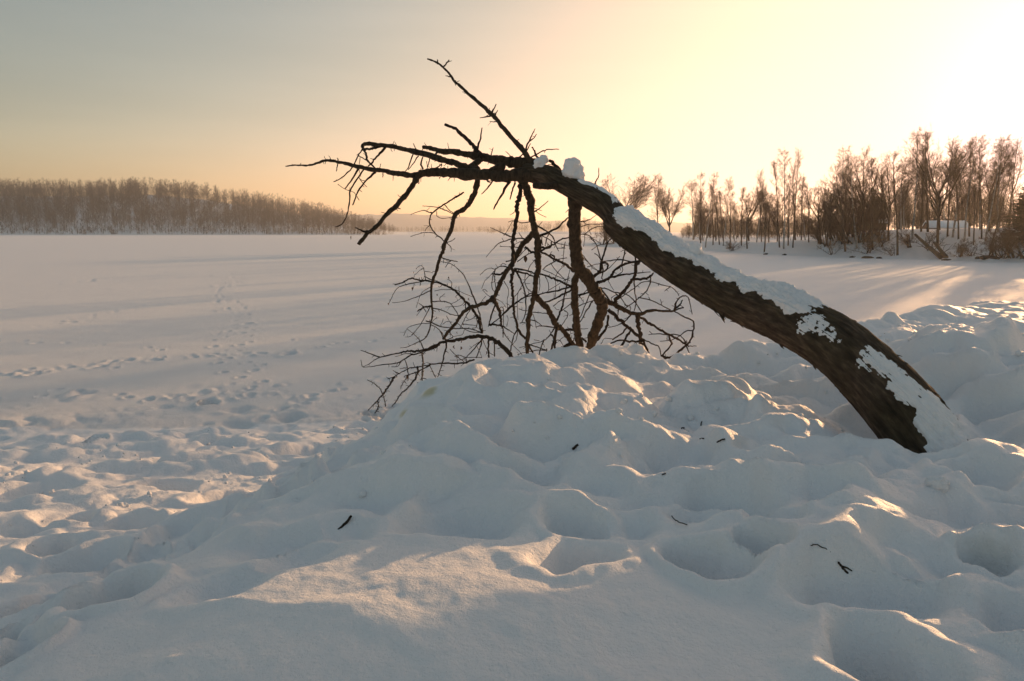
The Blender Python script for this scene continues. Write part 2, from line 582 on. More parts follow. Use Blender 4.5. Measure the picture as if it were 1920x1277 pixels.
def height(x, y):
    x = np.asarray(x, float)
    y = np.asarray(y, float)
    shp = x.shape
    x, y = x.ravel(), y.ravel()
    z = base(x, y)
    r0 = np.hypot(x, y)
    near = r0 < 16.5
    xn, yn = x[near], y[near]
    d = sdist(xn, yn)
    on = sst(-1.25, -0.35, d)
    shelf = (1 - sst(-1.6, -0.5, d)) * (1 - sst(10.5, 14.6, yn + 0.1 * np.clip(-xn, 0, 20))) * (1 - sst(1.0, 3.5, xn))
    wx = xn + 0.085 * perlin(xn * 2.6, yn * 2.6, 21) + 0.02 * perlin(xn * 9, yn * 9, 22)
    wy = yn + 0.085 * perlin(xn * 2.6, yn * 2.6, 23) + 0.02 * perlin(xn * 9, yn * 9, 24)
    add = np.zeros(xn.shape)
    for cx, cy, ra, rb, h, rot in DOMS:
        u, v = wx - cx, wy - cy
        c, s_ = math.cos(rot), math.sin(rot)
        q = ((u * c + v * s_) / ra) ** 2 + ((-u * s_ + v * c) / rb) ** 2
        m = q < 4
        add[m] += 1.5 * h * np.maximum(0, 1 - q[m] / 4) ** 2.2
    dep = np.zeros(xn.shape)
    rim = np.zeros(xn.shape)
    order = np.argsort(yn)
    ys = yn[order]
    for cx, cy, ra, rb, h, rot in PIT:
        e = max(ra, rb) * 1.7
        lo, hi = np.searchsorted(ys, (cy - e, cy + e))
        idx = order[lo:hi]
        idx = idx[np.abs(xn[idx] - cx) < e]
        u, v = wx[idx] - cx, wy[idx] - cy
        c, s_ = math.cos(rot), math.sin(rot)
        q = np.sqrt(((u * c + v * s_) / ra) ** 2 + ((-u * s_ + v * c) / rb) ** 2)
        dep[idx] = np.maximum(dep[idx], h * (1 - sst(0.30, 1.0, q))) if h > 0.09 else np.maximum(dep[idx], h * (1 - sst(0.15, 1.05, q)))
        rim[idx] = np.maximum(rim[idx], 0.16 * h * np.exp(-((q - 1.12) / 0.22) ** 2))
    sf = np.zeros(xn.shape)
    for cx, cy, ra, rb, h, rot in SOFT:
        e = max(ra, rb) * 1.3
        lo, hi = np.searchsorted(ys, (cy - e, cy + e))
        idx = order[lo:hi]
        idx = idx[np.abs(xn[idx] - cx) < e]
        u, v = wx[idx] - cx, wy[idx] - cy
        c, s_ = math.cos(rot), math.sin(rot)
        q = np.sqrt(((u * c + v * s_) / ra) ** 2 + ((-u * s_ + v * c) / rb) ** 2)
        sf[idx] += (h * (1 - sst(0.1, 1.1, q))) ** 2.2
    add = add - dep + rim - np.minimum(sf ** (1 / 2.2), 0.17) * (0.55 + 0.7 * sst(-0.4, 0.4, perlin(xn * 0.6, yn * 0.6, 39)))
    # drifted lumps with soft tops, and crumbs where people walked
    lump = np.abs(perlin(wx * 1.1, wy * 1.5, 31)) + 0.55 * np.abs(perlin(wx * 2.5, wy * 3.2, 33)) + 0.2 * np.abs(perlin(wx * 5.5, wy * 6.5, 34))
    rdg = 1 - np.abs(perlin(wx * 0.7 + 3, wy * 1.7, 35))
    smooth_front = sst(1.0, 2.0, np.hypot((xn + 0.3) * 0.8, (yn - 2.5)))
    add += (0.16 * (lump - 0.35) + 0.10 * (rdg ** 3 - 0.4)) * on * (0.15 + 0.85 * smooth_front) * (1 - 0.55 * sst(8, 11, yn))
    # old drifts trodden into low steps whose faces look towards the bank's foot
    tt = 1.15 * wy + 0.15 * wx + 1.25 * perlin(wx * 0.75, wy * 0.6, 61) + 0.5 * perlin(wx * 1.9, wy * 1.5, 62)
    fl = np.floor(tt)
    saw = fl + sst(0.50, 1.0, tt - fl) - tt + 0.27
    add += 0.24 * saw * (0.30 + 0.70 * sst(-0.3, 0.4, perlin(xn * 0.5, yn * 0.5, 63))) * on * smooth_front * (1 - 0.6 * sst(7.5, 11, yn))
    lump2 = np.abs(perlin(wx * 1.3, wy * 1.5, 36)) + 0.5 * np.abs(perlin(wx * 3.1, wy * 3.3, 37))
    swell = perlin(xn * 0.45, yn * 0.8, 38)
    add += (0.15 * (0.75 + swell) * (lump2 - 0.35) + 0.08 * swell) * shelf
    crumb = perlin(xn * 9, yn * 9, 41) + 0.7 * perlin(xn * 19, yn * 19, 43) + 0.5 * perlin(xn * 37, yn * 37, 44)
    cm = 0.25 + 0.75 * sst(-0.05, 0.4, perlin(xn * 0.9, yn * 0.9, 45))
    add += 0.014 * crumb * cm * (on * smooth_front * 0.8 + 0.7 * shelf)
    add += 0.0035 * perlin(xn * 14, yn * 14, 46) * np.maximum(on, shelf)
    z[near] += add
    # the lake: wind-laid ripples and the trails
    lake = sst(0.35, 0.0, z) * 1.0
    z += lake * 0.015 * perlin(x * 0.35 + y * 0.05, y * 0.9, 51) * sst(200, 40, r0)
    mid = (r0 > 9) & (r0 < 90)
    xm, ym = x[mid], y[mid]
    dz = np.zeros(xm.shape)
    order = np.argsort(ym)
    ys = ym[order]
    for cx, cy, ra, rb, h, rot in TRAILS:
        e = max(ra, rb) * 1.8
        lo, hi = np.searchsorted(ys, (cy - e, cy + e))
        idx = order[lo:hi]
        idx = idx[np.abs(xm[idx] - cx) < e]
        u, v = xm[idx] - cx, ym[idx] - cy
        q = np.sqrt((u / ra) ** 2 + (v / rb) ** 2)
        dz[idx] += -h * (1 - sst(0.3, 1.0, q)) + 0.45 * h * np.exp(-((q - 1.2) / 0.3) ** 2)
    z[mid] += dz
    return z.reshape(shp)


# settle the snow so that its crest and the foot of the trunk lie where they do
ANCH = [(850, 702, 6.6), (930, 680, 7.0), (1690, 850, 4.72), (1600, 850, 4.9), (1790, 800, 4.9), (1860, 830, 4.7), (1760, 880, 4.5), (1000, 674, 7.5), (1100, 664, 7.6), (1200, 662, 7.7), (1300, 668, 7.8), (1420, 655, 8.1), (1560, 628, 9.4),
        (1690, 602, 10.8), (1850, 574, 14.0), (1905, 574, 12.3), (1650, 612, 9.3), (1790, 580, 11.3), (1770, 628, 8.0), (1880, 640, 7.6), (1500, 700, 7.0)]
_raw_height = height
_AX = np.array([at(a, b, d) for a, b, d in ANCH])
_AW = 0.28 + 0.075 * _AX[:, 1]


def _rbf(x, y):
    return np.exp(-((x[:, None] - _AX[None, :, 0]) ** 2 + (y[:, None] - _AX[None, :, 1]) ** 2) / _AW[None] ** 2)


_AC = np.linalg.lstsq(_rbf(_AX[:, 0], _AX[:, 1]) + 0.15 * np.eye(len(ANCH)), _AX[:, 2] - _raw_height(_AX[:, 0], _AX[:, 1]), rcond=None)[0]


def height(x, y):
    x, y = np.asarray(x, float), np.asarray(y, float)
    z = _raw_height(x, y).ravel()
    m = np.hypot(x, y).ravel() < 20
    z[m] += _rbf(x.ravel()[m], y.ravel()[m]) @ _AC
    return z.reshape(x.shape)


def hit(px, py, far=60.0):
    return hit_on(height, px, py, 2600, far)


def build_ground(m_bank, m_lake):
    th = np.concatenate([np.arange(-180, -44, 4.0), np.arange(-44, -38, 0.6), np.arange(-38, 38.01, 0.122),
                         np.arange(38.6, 44, 0.6), np.arange(46, 180, 4.0)])
    th = np.radians(th)
    rr = np.concatenate([np.geomspace(0.25, 1.3, 26, endpoint=False), np.geomspace(1.3, 30, 590, endpoint=False),
                         np.geomspace(30, 130, 100, endpoint=False), np.geomspace(130, 9000, 44)])
    TH, RR = np.meshgrid(th, rr, indexing='xy')
    X, Y = RR * np.sin(TH), RR * np.cos(TH)
    Z = height(X, Y)
    n, k = X.shape
    V = np.stack([X, Y, Z], -1).reshape(-1, 3)
    i, j = np.meshgrid(np.arange(n - 1), np.arange(k), indexing='ij')
    j2 = (j + 1) % k
    F = np.stack([i * k + j, i * k + j2, (i + 1) * k + j2, (i + 1) * k + j], -1).reshape(-1, 4)
    F = F[:, ::-1]
    c = V[F].mean(1)
    bank = base(c[:, 0], c[:, 1]) > 0.03

    def sub(Fs):
        u, inv = np.unique(Fs, return_inverse=True)
        return V[u], inv.reshape(Fs.shape)
    Vb, Fb = sub(F[bank])
    # close the little hole under the camera
    k0 = np.arange(k)
    Vb = np.vstack([Vb, [[0, 0, float(height(np.array([0.0]), np.array([0.0]))[0])]]])
    first = {tuple(np.round(v, 5)): i for i, v in enumerate(Vb[:k * 2].tolist())}
    ring = [first.get(tuple(np.round(v, 5).tolist()), None) for v in V[:k].astype(float)]
    me = mesh_np('snow_bank', Vb, Fb)
    o = link('snow_bank', me, mats=[m_bank])
    tag(o, kind='structure')
    Vl, Fl = sub(F[~bank])
    o2 = link('frozen_lake', mesh_np('frozen_lake', Vl, Fl), mats=[m_lake])
    tag(o2, kind='structure')
    return o, o2


stain_a = hit(803, 735)
stain_b = hit(757, 775)
dirt_a = hit(1850, 1046)
dirt_b = hit(1385, 830)
M_SNOW = snow_material('bank_snow', stains=[
    (tuple(stain_a), 0.10, (0.62, 0.55, 0.30), 0.8), (tuple(stain_b), 0.07, (0.62, 0.55, 0.30), 0.7),
    (tuple(dirt_a), 0.12, (0.42, 0.38, 0.32), 0.28), (tuple(dirt_b), 0.10, (0.50, 0.46, 0.40), 0.25)])
M_LAKE = snow_material('lake_snow', grain=2.0)
M_CAP = snow_material('clinging_snow', grain=1.0)
build_ground(M_SNOW, M_LAKE)

# ================================================================== FALLEN TREE
CROP = {'A': (500, 80, 3.193), 'B': (900, 330, 6.721), 'C': (900, 490, 6.721), 'D': (1090, 440, 5.321),
        'E': (720, 470, 5.804), 'G': (670, 620, 6.857), 'H': (620, 250, 5.804), 'K': (960, 270, 3.452)}

# trunk: px, py, width px, depth
TRUNK = [(985, 322, 30, 8.05), (1010, 324, 34, 7.95), (1035, 331, 37, 7.85), (1060, 345, 39, 7.72), (1100, 366, 43, 7.52), (1138, 388, 48, 7.35),
         (1172, 424, 67, 7.15), (1215, 456, 68, 6.95), (1250, 483, 70, 6.78), (1310, 519, 76, 6.48), (1370, 552, 84, 6.18),
         (1420, 575, 90, 5.95), (1470, 592, 97, 5.72), (1525, 620, 102, 5.45), (1577, 654, 108, 5.22), (1635, 708, 114, 5.0),
         (1688, 766, 122, 4.82), (1738, 834, 128, 4.68), (1775, 895, 134, 4.6), (1800, 945, 138, 4.55)]
_tp = catmull([at(a, b, d) for a, b, w, d in TRUNK], 24)
_tl = np.concatenate([[0], np.cumsum(np.linalg.norm(np.diff(_tp, axis=0), axis=1))])
_kn = _tl[::24]
_kr = np.array([w / 2 / FPX * np.linalg.norm(at(a, b, d) - np.array((0, 0, CAM_Z))) * 0.965 for a, b, w, d in TRUNK])
T_LEN = _tl[-1]
_s_col = _kn[5] + 0.62 * (_kn[6] - _kn[5])      # the step where the bark starts


def trunk_frame(s):
    P = np.stack([np.interp(s, _tl, _tp[:, k]) for k in range(3)], -1)
    e = 0.04
    A = np.stack([np.interp(np.clip(s - e, 0, T_LEN), _tl, _tp[:, k]) for k in range(3)], -1)
    B = np.stack([np.interp(np.clip(s + e, 0, T_LEN), _tl, _tp[:, k]) for k in range(3)], -1)
    T = B - A
    T /= np.linalg.norm(T, axis=-1)[..., None]
    up = np.zeros_like(T)
    up[..., 2] = 1
    U = up - T * (T * up).sum(-1)[..., None]
    U /= np.linalg.norm(U, axis=-1)[..., None]
    W = np.cross(U, T)
    sgn = np.where((W * (np.array((0, 0, CAM_Z)) - P)).sum(-1) > 0, 1.0, -1.0)[..., None]
    return P, T, U, W * sgn


def trunk_radius(s, th):
    """th from straight up, positive towards the camera's side"""
    small = np.interp(s, _kn[:6], _kr[:6])
    big = np.interp(s, _kn[6:], _kr[6:])
    jag = 0.05 * perlin(np.cos(th) * 2.2 + 3, np.sin(th) * 2.2, 61) + 0.02 * perlin(np.cos(th) * 6, np.sin(th) * 6 + 4, 62) + 0.05 * np.cos(th)
    k = sst(-0.012, 0.012, s - _s_col - jag)
    return small + (big - small) * k, k


def bark_relief(s, th, k):
    c, n_ = np.cos(th), np.sin(th)
    f = np.abs(perlin(c * 5.2 + s * 0.5, n_ * 5.2 + s * 1.1, 63))
    f2 = np.abs(perlin(c * 11 + 5 + s * 0.9, n_ * 11 + s * 2.6, 64))
    f3 = perlin(c * 14 + s * 20, n_ * 14 - s * 9, 65)
    lumps = perlin(c * 1.1 + s * 1.1, n_ * 1.1 + s * 2.1, 66)
    rough = -0.013 + 0.020 * np.minimum(f, 0.5) + 0.014 * np.minimum(f2, 0.5) + 0.003 * f3 + 0.008 * lumps
    sm = 0.005 * lumps + 0.004 * perlin(c * 3 + s * 7, n_ * 3 + 2 * s, 67) + 0.002 * f3
    return rough * k + sm * (1 - k)


def trunk_point(s, th, off=0.0, relief=True):
    P, T, U, W = trunk_frame(s)
    r, k = trunk_radius(s, th)
    if relief:
        r = r + bark_relief(s, th, k)
    r = r + off
    return P + r[..., None] * (np.cos(th)[..., None] * U + np.sin(th)[..., None] * W)


M_BARK, _nt, _b = mat('trunk_bark')
_g = nd(_nt, 'NewGeometry')
_uv = nd(_nt, 'UVMap')
_mp = nd(_nt, 'Mapping')
_mp.inputs['Scale'].default_value = (26.0, 5.5, 1.0)
_nt.links.new(_uv.outputs[0], _mp.inputs[0])
_n1 = noise(_nt, 1.0, 7, 0.66, _mp.outputs[0])
_n2 = noise(_nt, 3.0, 4, 0.6, _g.outputs['Position'])
_c1 = ramp(_nt, _n1, [(0.30, (0.016, 0.011, 0.008)), (0.52, (0.078, 0.055, 0.038)), (0.74, (0.19, 0.14, 0.10))])
_c2 = ramp(_nt, _n1, [(0.30, (0.012, 0.010, 0.007)), (0.54, (0.060, 0.046, 0.027)), (0.76, (0.14, 0.105, 0.065))])
_mx = nd(_nt, 'Mix', data_type='RGBA')
_nt.links.new(ramp(_nt, _n2, [(0.36, (0, 0, 0)), (0.64, (1, 1, 1))]), _mx.inputs['Factor'])
_nt.links.new(_c1, _mx.inputs['A'])
_nt.links.new(_c2, _mx.inputs['B'])
_nt.links.new(_mx.outputs['Result'], _b.inputs['Base Color'])
_b.inputs['Roughness'].default_value = 0.9
_b.inputs['Specular IOR Level'].default_value = 0.2
_nb = noise(_nt, 60, 5, 0.7, _g.outputs['Position'])
_nt.links.new(bump(_nt, _nb, 0.006, 0.7, bump(_nt, _n1, 0.03, 0.9)), _b.inputs['Normal'])

base_pt = trunk_frame(np.array([_kn[17]]))[0][0]
tree = empty('fallen_tree', tuple(base_pt))
tag(tree, 'bent dead tree with a thick snow-capped trunk and bare hanging crown over the bank', 'tree')


def to_local(V):
    return np.asarray(V) - np.array(base_pt)


ns, nt_ = 620, 132
_s = np.linspace(0, T_LEN, ns)
_th = np.linspace(-math.pi, math.pi, nt_, endpoint=False)
SS, TT = np.meshgrid(_s, _th, indexing='ij')
V = trunk_point(SS, TT).reshape(-1, 3)
i, j = np.meshgrid(np.arange(ns - 1), np.arange(nt_), indexing='ij')
j2 = (j + 1) % nt_
F = np.stack([i * nt_ + j, i * nt_ + j2, (i + 1) * nt_ + j2, (i + 1) * nt_ + j], -1).reshape(-1, 4)
V = np.vstack([V, trunk_frame(np.array([0.0]))[0]])
jj = np.arange(0, nt_, 2)
F = np.vstack([F, np.stack([np.full_like(jj, len(V) - 1), (jj + 2) % nt_, (jj + 1) % nt_, jj], -1)])
me = mesh_np('trunk', to_local(V), F)
uvl = me.uv_layers.new(name='UVMap')
vi = np.zeros(len(me.loops), np.int32)
me.loops.foreach_get('vertex_index', vi)
su = np.append(SS.ravel(), 0.0)
tu = np.append(TT.ravel(), 0.0)
uvl.data.foreach_set('uv', np.stack([tu[vi] * 0.2, su[vi]], -1).astype(np.float32).ravel())
trunk_o = link('trunk', me, tree, [M_BARK])


def fan_of_shards(s, th, n, size, seed):
    """loose bark standing off the trunk: thin jagged wedges"""
    rs = np.random.RandomState(seed)
    out = []
    for q in range(n):
        ss, tt = s + rs.uniform(-1, 1) * size, th + rs.uniform(-0.25, 0.25)
        a = trunk_point(np.array([ss]), np.array([tt]), -0.004)[0]
        P, T, U, W = trunk_frame(np.array([ss]))
        nrm = (math.cos(tt) * U + math.sin(tt) * W)[0]
        tan = T[0] * (1 if rs.rand() < 0.7 else -1)
        side = np.cross(nrm, tan)
        L, wd, tk = size * rs.uniform(0.5, 1.1), size * rs.uniform(0.14, 0.3), 0.006
        lift = rs.uniform(0.2, 0.6)
        tip = a + tan * L + nrm * L * lift
        v = [a - side * wd - nrm * tk, a + side * wd - nrm * tk, a + side * wd + nrm * tk, a - side * wd + nrm * tk]
        m = a * 0.45 + tip * 0.55
        v += [m - side * wd * 0.9, m + side * wd * 0.5, m + side * wd * 0.5 + nrm * tk, m - side * wd * 0.9 + nrm * tk]
        tp = tip - side * wd * 0.3
        v += [tp - nrm * 0.001, tp + side * 0.004, tp + side * 0.004 + nrm * 0.003, tp + nrm * 0.003]
        f = []
        for b0 in (0, 4):
            for e in range(4):
                f.append((b0 + e, b0 + (e + 1) % 4, b0 + 4 + (e + 1) % 4, b0 + 4 + e))
        f += [(3, 2, 1, 0), (8, 9, 10, 11)]
        out.append((np.array(v), np.array(f)))
    return out


def s_of_px(px):
    xs = [at(a, b, d)[0] for a, b, w, d in TRUNK]
    return float(np.interp(px, [t[0] for t in TRUNK], _kn))


for px, th, n, size, seed in ((1372, 2.55, 5, 0.10, 3), (1392, 2.7, 3, 0.07, 4), (1332, 2.7, 2, 0.05, 5), (1490, 2.7, 3, 0.04, 6),
                              (1565, 2.6, 3, 0.035, 7), (1165, 2.2, 4, 0.05, 8), (1190, 2.7, 3, 0.05, 9), (1620, 2.7, 3, 0.03, 10),
                              (1560, -0.5, 3, 0.04, 11), (1640, -0.5, 3, 0.04, 12), (1700, -0.5, 3, 0.04, 13), (1116, 0.1, 1, 0.04, 14), (1137, 0.1, 1, 0.04, 15)):
    for v, f in fan_of_shards(s_of_px(px), th, n, size, seed):
        link('bark_flake', mesh_np('bark_flake', to_local(v), f, smooth=False), trunk_o, [M_BARK])

# branches: (crop, width at start, width at end, depth at start, depth at end, points); a letter inside the points changes the crop
BR = [
 ('A', 34, 8, 8.0, 8.5, [(1600, 745), (1545, 660), (1480, 585), (1420, 510), (1370, 450), (1330, 415), (1260, 350), (1190, 285), (1130, 235), (1080, 170), (1020, 120), (960, 98)]),
 ('A', 74, 20, 8.0, 8.7, [(1650, 735), (1560, 722), (1480, 718), (1390, 705), (1290, 685), (1210, 670), (1130, 655), (1040, 650), (980, 632), (933, 625)]),
 ('A', 84, 44, 7.95, 8.2, [(1660, 800), (1580, 795), (1500, 792), (1400, 800), (1300, 790), (1200, 785), (1100, 780), (1000, 775), (920, 785)]),
 ('A', 36, 6, 8.2, 8.6, [(940, 790), (840, 792), (760, 778), (680, 765), (600, 755), (540, 740), (480, 725), (420, 715), (370, 705), (310, 718), (260, 735), (200, 733), (150, 735), (113, 742)]),
 ('A', 44, 20, 8.15, 8.7, [(1270, 765), (1200, 750), (1120, 720), (1060, 700), (1000, 685), (900, 655), (800, 630), (720, 620), (650, 608), (590, 608), (570, 622)]),
 ('A', 46, 40, 8.0, 8.15, [(1420, 735), (1350, 765), (1270, 788)]),
 ('A', 36, 34, 8.35, 8.2, [(1290, 690), (1250, 725), (1200, 752)]),
 ('A', 22, 12, 8.3, 8.6, [(1290, 680), (1275, 660), (1230, 615), (1180, 560), (1130, 515), (1070, 488)]),
 ('A', 34, 20, 8.2, 8.0, [(930, 770), (880, 840), (830, 910), (780, 970), (720, 1030), (660, 1095), (600, 1145), (548, 1215)]),
 ('H', 16, 9, 8.2, 8.5, [(1450, 640), (1390, 680), (1290, 740), (1180, 810), (1100, 880), (1075, 950), (1090, 1020), (1130, 1080), (1200, 1140), (1240, 1185)]),
 ('A', 34, 5, 8.2, 9.3, [(1272, 795), (1250, 880), (1225, 940), (1190, 990), (1130, 1030), (1115, 1080), (1095, 1140), (1065, 1200), 'E', (640, 0), (600, 90), (570, 220), (535, 310), (515, 400), (515, 500), (520, 590), (528, 690), (510, 780), (490, 870), (440, 960), (340, 1010), (250, 1050), (175, 1058)]),
 ('B', 104, 42, 8.0, 8.9, [(520, 20), (545, 80), (590, 180), (635, 300), (640, 420), (660, 560), (690, 680), (725, 800), (725, 950), (735, 1100), 'C', (735, 0), (730, 130), (700, 250), (690, 400), (670, 500), (630, 640), (610, 780), (600, 950), (595, 1100), (600, 1240), (600, 1330)]),
 ('C', 74, 58, 8.6, 9.0, [(695, 440), (790, 530), (870, 630), (920, 720), (960, 800), (1040, 860), (1110, 960), (1180, 1060), (1250, 1130), (1290, 1200)]),
 ('B', 46, 22, 8.0, 8.8, [(505, 110), (500, 250), (470, 380), (465, 520), (445, 650), (420, 760), (410, 880), (410, 1000), (408, 1120), 'C', (405, 150), (400, 280), (410, 400), (420, 560), (430, 680), (460, 760), (475, 860), (570, 980)]),
 ('B', 70, 30, 8.4, 9.2, [(700, 680), (620, 780), (540, 850), (480, 950), (440, 1040), (380, 1140), 'C', (300, 180), (250, 300), (210, 400), (160, 470), (90, 520), (0, 555), 'E', (980, 610), (890, 650), (830, 710), (780, 790), (700, 880), (640, 960)]),
 ('B', 168, 118, 7.6, 8.75, [(1190, 270), (1195, 460), (1195, 600), (1200, 760), (1200, 900), (1210, 1010), 'C', (1240, 60), (1330, 180), (1420, 330), (1490, 450), (1540, 540), (1535, 640), (1500, 740), (1450, 880), (1410, 980), (1385, 1100), (1375, 1200)]),
 ('C', 90, 92, 8.4, 8.9, [(1250, 130), (1200, 220), (1190, 320), (1190, 450), (1200, 600), (1215, 750), (1230, 900), (1250, 1000), (1260, 1120), (1265, 1230)]),
 ('C', 44, 8, 8.5, 9.2, [(165, 450), (200, 540), (240, 620), (260, 700), (265, 790), (290, 870), (290, 960)]),
 ('E', 52, 14, 9.0, 9.9, [(1400, 1180), (1310, 1060), (1230, 990), (1150, 955), (1070, 930), (980, 940), (880, 955), (760, 980), (670, 985), (560, 1030), 'G', (850, 255), (740, 262), (620, 270), (480, 300), (340, 330), (285, 342)]),
 ('G', 16, 7, 9.9, 10.1, [(285, 342), (160, 295), (45, 252)]),
 ('E', 26, 12, 9.0, 9.3, [(1060, 900), (1040, 790), (1000, 690), (950, 620), (880, 545), (810, 470), (730, 410), (640, 365), (545, 340), (420, 325), (350, 315), (290, 305), (200, 345), (115, 370)]),
 ('G', 18, 6, 9.6, 10.0, [(1060, 180), (980, 225), (850, 270), (760, 300), (690, 315), (600, 370), (530, 410), (430, 430), (300, 440), (200, 460), (100, 468), (65, 460), (45, 375)]),
 ('G', 20, 8, 8.6, 10.0, [(1500, 372), (1380, 410), (1250, 425), (1100, 418), (990, 425), (860, 455), (760, 470), (680, 480), (600, 520), (520, 560), (470, 595), (390, 620)]),
 ('D', 52, 12, 8.6, 8.4, [(260, 660), (300, 690), (380, 720), (470, 770), (550, 795), (630, 775), (720, 755), (820, 760), (920, 760), (970, 740), (1025, 725)]),
 ('D', 30, 20, 8.6, 8.3, [(310, 690), (380, 610), (440, 540), (500, 470), (530, 420), (545, 340), (548, 270)]),
 ('D', 22, 16, 8.55, 8.9, [(560, 800), (630, 850), (700, 900), (790, 950), (880, 1000), (960, 1040), (1055, 1105)]),
 ('D', 40, 34, 8.5, 8.7, [(560, 800), (565, 900), (590, 1000), (600, 1090), (580, 1150), (575, 1230)]),
 ('D', 38, 24, 8.65, 8.6, [(270, 750), (360, 830), (440, 900), (500, 950), (570, 1010), (620, 1070), (660, 1165), (680, 1230)]),
 ('C', 42, 40, 8.6, 8.9, [(830, 1270), (950, 1190), (1050, 1110), (1130, 1030)]),
]
